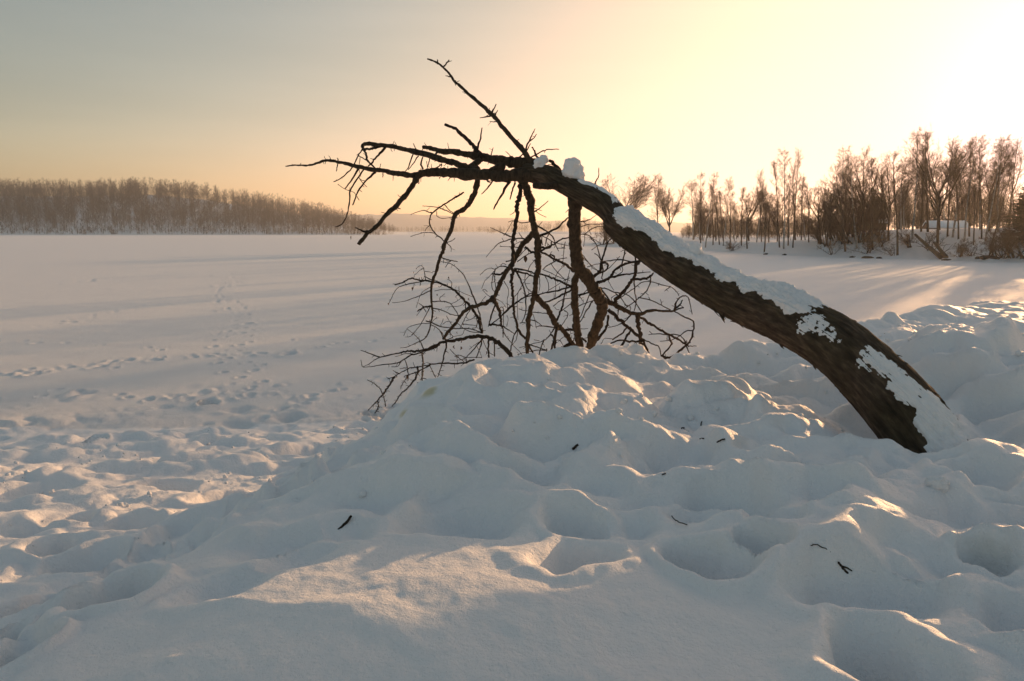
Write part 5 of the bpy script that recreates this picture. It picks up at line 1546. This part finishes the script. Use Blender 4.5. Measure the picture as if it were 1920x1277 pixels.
# ------------------------------------------------------------------ spruces
def spruce(name, pos, h, label, seed, nlev=26, nper=9, needles=26, group=None, wide=0.24):
    rs = np.random.RandomState(seed)
    root = empty(name, tuple(pos))
    tag(root, label, 'tree', group)
    V, F = tube(np.array([(0, 0, -0.4), (0, 0, h * 0.5), (0, 0, h)]), np.array([0.018 * h, 0.011 * h, 0.002 * h]), 8)
    link('trunk', mesh_np('trunk', V, F), root, [M_TREE])
    P0, P1, R0, R1 = [], [], [], []
    for lv in range(nlev):
        t = 0.08 + 0.9 * lv / nlev
        Lb = h * wide * (1 - t) ** 0.85 + 0.15
        for q in range(nper):
            a = rs.uniform(0, 6.28)
            p = np.array((0, 0, h * (t + rs.uniform(-0.012, 0.012))))
            L = Lb * rs.uniform(0.7, 1.1)
            d = np.array((math.cos(a), math.sin(a), -0.12))
            mid = p + d * L * 0.6 + np.array((0, 0, -0.06 * L))
            tip = p + d * L + np.array((0, 0, 0.05 * L))
            P0 += [p, mid]; P1 += [mid, tip]; R0 += [0.03, 0.02]; R1 += [0.02, 0.01]
            side = np.array((-math.sin(a), math.cos(a), 0))
            for e in range(needles):
                f = rs.uniform(0.15, 1.0)
                b = p + (mid - p) * min(1, f / 0.6) if f < 0.6 else mid + (tip - mid) * (f - 0.6) / 0.4
                dd = d * rs.uniform(0.3, 0.9) + side * rs.choice((-1, 1)) * rs.uniform(0.4, 0.9) + np.array((0, 0, rs.uniform(-0.5, 0.1)))
                P0.append(b); P1.append(b + dd * L * 0.22 * (1.2 - f * 0.7)); R0.append(0.028 * h / 10); R1.append(0.012 * h / 10)
    V, F = prisms(P0, P1, R0, R1, rs)
    link('crown', mesh_np('crown', V, F, smooth=False), root, [M_SPRUCE])
    return root


p = bank_pos(1926, 8)
spruce('spruce_tree', p, float(at(1926, 300, p[1])[2] - p[2]), 'dark spruce with wide boughs at the right edge of the picture', 1, 32, 15, 40, None, 0.36)
p = bank_pos(1905, 20)
spruce('spruce_tree', p, float(at(1905, 372, p[1])[2] - p[2]), 'low dark young spruce behind the big one at the right edge', 2, 22, 11, 26)


# ------------------------------------------------------------------ huts, house, logs
def box(x0, x1, y0, y1, z0, z1):
    V = np.array([(x, y, z) for z in (z0, z1) for y in (y0, y1) for x in (x0, x1)], float)
    F = np.array([(0, 2, 3, 1), (4, 5, 7, 6), (0, 1, 5, 4), (2, 6, 7, 3), (0, 4, 6, 2), (1, 3, 7, 5)])
    return V, F


def gable(x0, x1, y0, y1, z0, zr, t=0.0):
    """roof ridge along x; a slab of thickness t"""
    ym = (y0 + y1) / 2
    V = np.array([(x0, y0, z0), (x1, y0, z0), (x1, ym, zr), (x0, ym, zr), (x1, y1, z0), (x0, y1, z0)], float)
    V = np.vstack([V, V + np.array((0, 0, t))])
    F = [(0, 3, 2, 1), (3, 5, 4, 2), (6, 7, 8, 9), (9, 8, 10, 11), (0, 1, 7, 6), (5, 11, 10, 4), (0, 6, 9, 3), (3, 9, 11, 5), (1, 2, 8, 7), (2, 4, 10, 8)]
    return V, np.array(F)


def hut(name, label, px0, px1, py_top, py_bot, u, depth_m, wallmat, roof_h, snow_t, door=False, windows=0, chimney=False):
    c = bank_pos((px0 + px1) / 2, u)
    yy = c[1]
    a, b = at(px0, py_bot, yy), at(px1, py_top, yy)
    w, h = b[0] - a[0], b[2] - a[2]
    root = empty(name, (c[0], yy, c[2]))
    root.rotation_euler = (0, 0, -math.atan2(c[0], c[1]) * 0.6)
    tag(root, label, 'house' if name == 'house' else 'hut')
    lift = a[2] - c[2]
    wall_h = h - roof_h
    foot = min(0.0, lift) - 0.6
    # the walls as one shell with gables
    Vb, Fb = box(-w / 2 + 0.15, w / 2 - 0.15, 0, depth_m, foot, lift + wall_h)
    link('wall', mesh_np('wall', Vb, Fb, smooth=False), root, [wallmat])
    gv = np.array([(-w / 2 + .15, 0, lift + wall_h + .002), (-w / 2 + .15, depth_m, lift + wall_h + .002), (-w / 2 + .15, depth_m / 2, lift + h - .06)], float)
    for sx in (0, w - 0.3):
        g2 = np.vstack([gv + np.array((sx + (-0.02 if sx else 0.02), 0, 0)), gv + np.array((sx + (0.02 if sx else -0.02), 0, 0))])
        bm = bmesh.new()
        vs = [bm.verts.new(v) for v in g2]
        bm.faces.new(vs[:3]); bm.faces.new(vs[3:][::-1])
        for e in range(3):
            bm.faces.new((vs[e], vs[(e + 1) % 3], vs[3 + (e + 1) % 3], vs[3 + e]))
        me = bpy.data.meshes.new('gable'); bm.to_mesh(me); bm.free()
        link('gable', me, root, [wallmat])
    Vr, Fr = gable(-w / 2, w / 2, -0.3, depth_m + 0.3, lift + wall_h - 0.12, lift + h - 0.02, 0.08)
    roof = link('roof', mesh_np('roof', Vr, Fr, smooth=False), root, [M_HUT])
    Vr, Fr = gable(-w / 2 - 0.03, w / 2 + 0.03, -0.36, depth_m + 0.36, lift + wall_h - 0.03, lift + h + 0.065, snow_t)
    link('roof_snow', mesh_np('roof_snow', Vr, Fr, smooth=False), roof, [M_CAP])
    if door:
        Vd, Fd = box(-0.4, 0.4, -0.04, 0.03, lift, lift + min(1.9, wall_h * 0.85))
        link('door', mesh_np('door', Vd, Fd, smooth=False), root, [M_TREE])
    for q in range(windows):
        x = -w / 2 + (q + 0.7) * w / (windows + 0.4)
        Vd, Fd = box(x - 0.5, x + 0.5, -0.035, 0.03, lift + wall_h * 0.42, lift + wall_h * 0.82)
        wf = link('window', mesh_np('window', Vd, Fd, smooth=False), root, [M_BIRCH])
        Vd, Fd = box(x - 0.42, x + 0.42, -0.05, -0.036, lift + wall_h * 0.46, lift + wall_h * 0.78)
        link('pane', mesh_np('pane', Vd, Fd, smooth=False), wf, [M_CLOTH])
    if chimney:
        Vd, Fd = box(w * 0.2, w * 0.2 + 0.5, depth_m * 0.45, depth_m * 0.45 + 0.5, lift + h - 0.5, lift + h + 0.7)
        link('chimney', mesh_np('chimney', Vd, Fd, smooth=False), roof, [M_WALL])
    return root


hut('hut', 'small dark hut behind the birch with a pale trunk', 1583, 1600, 419, 437, 24, 1.8, M_HUT, 0.25, 0.10, door=True)
hut('hut', 'small dark hut with a white snowy roof right of the thicket', 1640, 1657, 414, 431, 20, 1.8, M_HUT, 0.28, 0.20, door=True)
hut('house', 'long low house with a snowy roof behind the right-hand trees', 1736, 1806, 416, 434, 34, 5.0, M_WALL, 0.85, 0.16, windows=3, chimney=True)


def log(name, label, pts, r0, r1, seed, cat='log', root_px=None):
    P = np.array([at(px, py, d) for px, py, d in pts])
    C = catmull(P, 6)
    V, F = tube(C, np.linspace(r0, r1, len(C)), 9, 0.12, seed)
    top = empty(name, tuple(P[-1]))
    link('trunk', mesh_np('trunk', V - P[-1], F), top, [M_TREE])
    g = np.random.RandomState(seed)
    for q in range(7):
        c = C[g.randint(2, len(C) - 4)]
        d = g.normal(0, 1, 3); d[2] = abs(d[2]); d /= np.linalg.norm(d)
        e = np.array([c, c + d * 0.7, c + d * 1.3 + g.normal(0, 0.2, 3)])
        V, F = tube(e, np.array([0.03, 0.022, 0.012]), 6)
        link('branch', mesh_np('branch', V - P[-1], F), top, [M_TREE])
    tag(top, label, cat)
    return top


_d = float(bank_pos(1765, 1.0)[1])
log('fallen_log', 'fallen log sloping down the bank to the ice under the thick tree', [(1716, 440, _d + 6), (1740, 462, _d + 2.5), (1764, 482, _d)], 0.14, 0.26, 3)
log('fallen_log', 'shorter fallen log beside the sloping one with a root end at the ice', [(1752, 455, _d + 3.5), (1764, 470, _d + 1.5), (1774, 483, _d)], 0.14, 0.24, 4)

# dark lumps of earth and stone at the edge of the ice
def rock(pos, sx, sz, seed, label):
    bm = bmesh.new()
    bmesh.ops.create_icosphere(bm, subdivisions=2, radius=1)
    for v in bm.verts:
        c = v.co
        k = 1 + 0.35 * float(perlin(np.array([c.x * 1.3 + seed]), np.array([c.y * 1.3 + c.z]), seed)[0])
        v.co = Vector((c.x * sx * k, c.y * sx * 0.6 * k, c.z * sz * k))
    me = bpy.data.meshes.new('rock'); bm.to_mesh(me); bm.free()
    o = link('rock', me, mats=[M_HUT])
    o.location = tuple(pos)
    return tag(o, label, 'rock', 'dark rocks along the ice edge')


for q, (px, u, sx) in enumerate(((1434, 0.3, 0.4), (1468, 0.3, 0.35), (1595, 0.3, 0.35), (1624, 0.25, 0.7), (1645, 0.3, 0.35), (1770, 0.3, 0.55), (1832, 1.6, 0.5), (1848, 2.0, 0.9), (1862, 1.6, 0.5))):
    p = bank_pos(px, u)
    rock(p + np.array((0, 0, 0.03)), sx, 0.16 if sx < 0.6 else 0.24, q + 3, ORD[q] + (' dark rock' if q == 0 else ' dark rock from the left') + ' along the icy edge of the right bank')

# ------------------------------------------------------------------ the wooded hill on the left
HL = np.array([(-1500, 44), (-900, 44), (-620, 42), (-480, 42), (-430, 43), (-380, 42), (-330, 37), (-270, 28), (-220, 20), (-180, 11), (-150, 5), (-128, 1.0), (-112, -0.6)], float)


def hill_front(x):
    return 690 + 10 * perlin(np.asarray(x) * 0.012, np.asarray(x) * 0 + 0.4, 95) + 0.16 * np.clip(-330 - np.asarray(x), 0, 1000)


def hill(x, y):
    t = y - hill_front(x)
    top = np.interp(x, HL[:, 0], HL[:, 1])
    prof = 1.3 * sst(-1, 6, t) + (top - 1.3) * np.clip(t / 150.0, 0, 1) ** 0.9
    prof = prof * (1 - 0.75 * sst(150, 420, t))
    return np.where(t < -2, -0.8, np.where(top > 0, prof * np.clip(top, 0, 1.5) / 1.5, -0.6) + 0.8 * perlin(x * 0.03, y * 0.03, 96) * sst(4, 30, t) - 0.3)


xs = np.concatenate([np.linspace(-1500, -560, 50), np.linspace(-550, -100, 180)])
tsx = np.concatenate([np.linspace(-4, 14, 14), np.linspace(18, 160, 36), np.linspace(175, 480, 14)])
XX, TT2 = np.meshgrid(xs, tsx, indexing='ij')
YY = hill_front(XX) + TT2
ZZ = hill(XX, YY)
n, k = XX.shape
i, j = np.meshgrid(np.arange(n - 1), np.arange(k - 1), indexing='ij')
F = np.stack([i * k + j, (i + 1) * k + j, (i + 1) * k + j + 1, i * k + j + 1], -1).reshape(-1, 4)
tag(link('hill', mesh_np('hill', np.stack([XX, YY, ZZ], -1).reshape(-1, 3), F), mats=[M_BANKSNOW]), kind='structure')

rs = np.random.RandomState(41)
sp = []
while len(sp) < 2450:
    x = rs.uniform(-600, -118)
    t = 5 + 165 * rs.beta(1.0, 1.1)
    y = float(hill_front(np.array([x]))[0]) + t
    z = float(hill(np.array([x]), np.array([y]))[0])
    if z < 0.2:
        continue
    tip = np.interp(x, [-600, -200, -150, -118], [18.5, 16, 13, 8])
    sp.append(((x, y, z), tip * rs.uniform(0.8, 1.12) * (0.75 if t < 9 else 1)))
WOOD = joined_wood('wood', sp, FARP, 5, [M_WOODFAR])
WOOD['label'] = 'hazy brown bare wood covering the hill on the far left shore'
sp = []
for q in range(1500):
    x = rs.uniform(-560, -116)
    y = float(hill_front(np.array([x]))[0]) + 0.8 + (9 if q % 2 else 70) * rs.rand() ** 1.4
    sp.append(((x, y, float(hill(np.array([x]), np.array([y]))[0])), rs.uniform(1.6, 4.8)))
joined_wood('brush', sp, BRUSHP, 6, [M_WOODFAR])['label'] = 'low brown brush along the foot of the far wooded hill'
# the front row: trunks that can be told apart against the snow
fp = FARP
FM = [mesh_np('shore_tree', v, f, smooth=False) for v, f, h0 in fp[:3]]
for m_ in FM:
    m_.materials.append(M_WOODFAR)
for q in range(70):
    x = -470 + q * 5.0 + rs.uniform(-2, 2)
    y = float(hill_front(np.array([x]))[0]) + rs.uniform(2.5, 6)
    z = float(hill(np.array([x]), np.array([y]))[0])
    o = link('shore_tree', FM[q % 3])
    s = rs.uniform(9, 16) / 18.0 * np.interp(x, [-470, -200, -120], [1, 0.9, 0.6])
    o.location = (x, y, z - 0.1)
    o.scale = (s, s, s)
    o.rotation_euler = (0, 0, rs.uniform(0, 6.28))
    tag(o, 'bare tree in the front row of the wooded hill across the ice', 'tree', 'front row trees of the far left shore')
for q, (px, top, d) in enumerate(((664, 408, 700), (672, 404, 705), (689, 414, 720))):
    a_ = at(px, top, d)
    spruce('spruce_tree', (a_[0], d, 0.3), float(a_[2] - 0.3), ('small hazy spruce left of the pointed one at the tip of the wooded hill', 'pointed hazy spruce at the tip of the wooded hill', 'lone small spruce at the very end of the far left shore')[q], 20 + q, 10, 6, 5)


# ------------------------------------------------------------------ the hazy shores in the middle and the ridge far behind
def far_shore(x0, x1, y, tops, seed, label, ground_h):
    xs = np.linspace(x0, x1, 120)
    g = ground_h * (0.7 + 0.3 * perlin(xs * 0.01, xs * 0, seed)) * sst(0, 60, np.minimum(xs - x0, x1 - xs))
    rows = [(-6, -0.5), (0, 0.5), (40, 1.0), (160, 1.0), (240, 0.2)]
    V = np.array([[(x, y + t, (gg * f if f > 0 else f)) for t, f in rows] for x, gg in zip(xs, g)]).reshape(-1, 3)
    k = len(rows)
    i, j = np.meshgrid(np.arange(len(xs) - 1), np.arange(k - 1), indexing='ij')
    F = np.stack([i * k + j, (i + 1) * k + j, (i + 1) * k + j + 1, i * k + j + 1], -1).reshape(-1, 4)
    tag(link('shore', mesh_np('shore', V, F), mats=[M_BANKSNOW]), kind='structure')
    r2 = np.random.RandomState(seed)
    sp = []
    for q in range(int((x1 - x0) * 0.8)):
        x = r2.uniform(x0 + 4, x1 - 4)
        t = r2.uniform(2, 120)
        sp.append(((x, y + t, float(np.interp(x, xs, g)) * min(1, 0.5 + t / 80) - 0.5), max(3, float(np.interp((x - x0) / (x1 - x0), [c[0] for c in tops], [c[1] for c in tops])) * r2.uniform(0.8, 1.15))))
    w = joined_wood('wood', sp, FARP, seed, [M_WOODFAR])
    w['label'] = label


far_shore(-330, -10, 1500, [(0, 9), (0.3, 10), (0.7, 11), (1, 10)], 51, 'faint hazy wood on the farthest shore in the middle', 3)
far_shore(-35, 190, 950, [(0, 7), (0.15, 11), (0.45, 12), (0.55, 17), (0.65, 12), (1, 13)], 52, 'hazy wood on the far shore behind the hanging branches', 4)
xs = np.linspace(-1900, 700, 90)
rid = 40 + 26 * np.exp(-((xs + 500) / 380) ** 2) + 8 * perlin(xs * 0.004, xs * 0, 54) + 6 * perlin(xs * 0.02, xs * 0, 55)
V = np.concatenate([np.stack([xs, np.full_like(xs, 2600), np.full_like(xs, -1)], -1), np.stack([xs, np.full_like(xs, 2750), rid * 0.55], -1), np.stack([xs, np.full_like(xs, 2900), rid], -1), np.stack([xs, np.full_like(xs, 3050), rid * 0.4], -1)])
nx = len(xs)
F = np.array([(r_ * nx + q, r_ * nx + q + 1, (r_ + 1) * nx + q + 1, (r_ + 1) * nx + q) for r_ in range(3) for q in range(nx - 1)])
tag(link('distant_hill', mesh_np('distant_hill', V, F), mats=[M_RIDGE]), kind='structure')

# ================================================================== SMALL THINGS
def stick(name, label, pts, w0, w1, seed, cat='twig', group=None, fork=None):
    """a twig lying on or stuck in the snow: (px, py, metres above the snow at that spot)"""
    P = []
    for px, py, up in pts:
        g = hit(px, py)
        P.append(g + np.array((0, 0, up)))
    if fork:
        pass
    base_d = P[0][1]
    for i in range(len(P)):
        if pts[i][2] < 0:
            P[i] = at(pts[i][0], pts[i][1], base_d + 0.03 * i)
    P = np.array(P)
    C = catmull(P, 5)
    g = np.random.RandomState(seed)
    C += g.normal(0, 0.0012, C.shape)
    d = np.linalg.norm(C[0] - np.array((0, 0, CAM_Z)))
    r = np.linspace(w0, w1, len(C)) * 0.6 / 2 / FPX * d
    parts = [tube(C, r, 8, 0.15, seed)]
    if fork:
        m = C[len(C) // 2 + fork]
        e = m + (C[-1] - m) * 0.9 + np.array((0.02, 0, 0.006))
        parts.append(tube(np.array([m, (m + e) / 2 + 0.002, e]), np.array([r.mean(), r.mean() * 0.8, r.mean() * 0.5]), 6))
    V, F = merge(parts)
    o = link(name, mesh_np(name, V, F), mats=[M_TWIG])
    return tag(o, label, cat, group)


stick('twig', 'short dark twig stuck upright in the snow on the left of the bank', [(634, 993, 0.0), (648, 981, -1), (659, 967, -1)], 8, 8, 1)
stick('twig', 'tiny twig tip beside the upright one on the left of the bank', [(640, 966, 0.0), (645, 960, -1)], 3, 2, 2)
stick('twig', 'small forked twig lying on the hump at the right', [(1572, 1057, 0.008), (1579, 1068, 0.008), (1589, 1078, 0.008)], 6, 7, 3, fork=-1)
stick('twig', 'thin twig poking over the crest above the small forked twig', [(1520, 1024, 0.004), (1532, 1027, 0.012), (1558, 1038, 0.006)], 3, 3, 4)
stick('twig', 'thin curved twig on the ridge in the middle of the bank', [(1259, 972, 0.01), (1270, 981, 0.01), (1288, 987, 0.008)], 3, 3, 5)
stick('bark_chip', 'dark bark chip lying in the hollow right of the middle hump', [(1074, 844, 0.006), (1084, 837, 0.012)], 9, 7, 6, 'bark')
stick('bark_chip', 'flat bark chip lying on the snow left of the trunk foot', [(1344, 831, 0.006), (1352, 829, 0.012), (1360, 826, 0.01)], 5, 4, 7, 'bark')
stick('bark_chip', 'tiny bark crumb above the flat chip left of the trunk foot', [(1278, 804, 0.004), (1283, 804, 0.006)], 4, 4, 8, 'bark')
stick('bark_chip', 'small bark chip standing up left of the trunk foot', [(1314, 799, 0.004), (1316, 795, 0.02)], 4, 3, 9, 'bark')
stick('bark_chip', 'small bark chip in the stained hollow left of the trunk foot', [(1312, 824, 0.005), (1319, 824, 0.006)], 4, 4, 10, 'bark')
stick('bark_chip', 'tiny bark chip on the ridge below the middle hump', [(1241, 892, 0.005), (1248, 890, 0.008)], 4, 4, 11, 'bark')
stick('grass_stalk', 'thin dry stalk leaning in the snow right of the trunk', [(1828, 764, 0.0), (1845, 755, -1), (1863, 744, -1)], 2.2, 1.6, 12, 'grass')
stick('stick', 'short dark stick poking out of the left slope of the bank', [(797, 720, 0.0), (804, 717, -1), (811, 713, -1)], 5, 4, 13, 'twig')


def lump(name, label, px, py, size, seed, flat=0.8):
    g = hit(px, py)
    bm = bmesh.new()
    bmesh.ops.create_icosphere(bm, subdivisions=4, radius=1.0)
    for v in bm.verts:
        c = v.co
        k = 1 + 0.32 * float(perlin(np.array([c.x * 1.6 + seed * 3]), np.array([c.y * 1.6 + c.z * 1.1]), seed)[0]) + 0.12 * float(perlin(np.array([c.x * 5 + seed]), np.array([c.y * 5 + c.z * 4]), seed + 1)[0])
        v.co = Vector((c.x * k * size, c.y * k * size * 0.8, c.z * k * size * flat))
    me = bpy.data.meshes.new(name); bm.to_mesh(me); bm.free()
    for p_ in me.polygons:
        p_.use_smooth = True
    o = link(name, me, mats=[M_CAP])
    o.location = (g[0], g[1], g[2] + size * flat * 0.35)
    return tag(o, label, 'snow')


lump('snow_lump', 'jagged snow lump standing at the right beside the deep hollow', 1758, 912, 0.052, 3, 0.7)
lump('snow_lump', 'small snow lump on the edge of the middle hump', 1160, 772, 0.022, 5)
lump('snow_lump', 'tiny snow lump on the sunlit rise left of the trunk', 1344, 768, 0.018, 6)

# crumbs of snow kicked loose: nobody would count them
bm = bmesh.new()
rc = np.random.RandomState(77)
cx_, cy_ = [], []
while len(cx_) < 520:
    x, y = (rc.uniform(-6, -0.6), rc.uniform(4, 11)) if rc.rand() < 0.5 else (rc.uniform(0, 5), rc.uniform(4.0, 8.5))
    if rc.rand() < 0.25 + 0.9 * float(perlin(np.array([x * 0.9]), np.array([y * 0.9]), 45)[0]):
        cx_.append(x)
        cy_.append(y)
cz_ = height(np.array(cx_), np.array(cy_))
for x, y, z in zip(cx_, cy_, cz_):
    rr_ = 0.006 + 0.022 * rc.rand() ** 3
    res = bmesh.ops.create_icosphere(bm, subdivisions=1, radius=rr_)
    for v in res['verts']:
        v.co = Vector((x, y, z + rr_ * 0.3)) + Vector(v.co) * rc.uniform(0.65, 1.3)
me = bpy.data.meshes.new('snow_crumbs')
bm.to_mesh(me)
bm.free()
for p_ in me.polygons:
    p_.use_smooth = True
tag(link('snow_crumbs', me, mats=[M_CAP]), 'small loose crumbs of snow strewn over the trampled bank', kind='stuff')

# a walker far out on the ice
wp = at(658, 449.5, 1)
wd = ray(658, 449.5)
tt_ = -CAM_Z / wd[2]
wpos = np.array((0, 0, CAM_Z)) + wd * tt_
H_ = 7.2 / FPX * wpos[1]
J = [((0, 0, 0.52), 0.075), ((0, 0, 0.66), 0.072), ((0, 0, 0.80), 0.088), ((0, 0, 0.86), 0.034), ((0, 0.01, 0.93), 0.055), ((0, 0.01, 0.985), 0.036),
     ((-0.055, 0, 0.48), 0.06), ((-0.06, 0.05, 0.27), 0.043), ((-0.06, 0.02, 0.045), 0.03), ((-0.06, 0.07, 0.02), 0.022),
     ((0.055, 0, 0.48), 0.06), ((0.06, -0.03, 0.27), 0.043), ((0.06, -0.09, 0.05), 0.03), ((0.06, -0.04, 0.02), 0.022),
     ((-0.115, 0, 0.79), 0.042), ((-0.135, -0.03, 0.63), 0.032), ((-0.13, 0.03, 0.49), 0.025), ((0.115, 0, 0.79), 0.042), ((0.135, 0.03, 0.63), 0.032), ((0.13, 0.09, 0.50), 0.025)]
ED = [(0, 1), (1, 2), (2, 3), (3, 4), (4, 5), (0, 6), (6, 7), (7, 8), (8, 9), (0, 10), (10, 11), (11, 12), (12, 13), (2, 14), (14, 15), (15, 16), (2, 17), (17, 18), (18, 19)]
me = bpy.data.meshes.new('person')
me.from_pydata([tuple(np.array(j_[0]) * H_) for j_ in J], ED, [])
po = link('person', me, mats=[M_CLOTH])
md = po.modifiers.new('skin', 'SKIN')
for q, j_ in enumerate(J):
    me.skin_vertices[0].data[q].radius = (j_[1] * H_, j_[1] * H_)
me.skin_vertices[0].data[0].use_root = True
po.modifiers.new('sub', 'SUBSURF').render_levels = 1
po.location = (wpos[0], wpos[1], 0.0)
tag(po, 'tiny dark figure of a person walking far out on the ice', 'person')

# ================================================================== HAZE
bm = bmesh.new()
bmesh.ops.create_cube(bm, size=1.0)
hx0, hx1, hy0, hy1, hz0, hz1 = -2300.0, 1500.0, -400.0, 3300.0, -2.0, 92.0
for v in bm.verts:
    v.co = Vector(((hx0 + hx1) / 2 + v.co.x * (hx1 - hx0), (hy0 + hy1) / 2 + v.co.y * (hy1 - hy0), (hz0 + hz1) / 2 + v.co.z * (hz1 - hz0)))
me = bpy.data.meshes.new('haze'); bm.to_mesh(me); bm.free()
ho = link('haze', me)
M_HAZE = bpy.data.materials.new('haze')
M_HAZE.use_nodes = True
hn = M_HAZE.node_tree
hn.nodes.remove(hn.nodes['Principled BSDF'])
pv = hn.nodes.new('ShaderNodeVolumePrincipled')
pv.inputs['Color'].default_value = (0.95, 0.93, 0.90, 1)
pv.inputs['Density'].default_value = 0.00027
pv.inputs['Anisotropy'].default_value = 0.62
hn.links.new(pv.outputs[0], hn.nodes['Material Output'].inputs['Volume'])
me.materials.append(M_HAZE)
tag(ho, 'thin pale winter haze over the lake', kind='stuff')
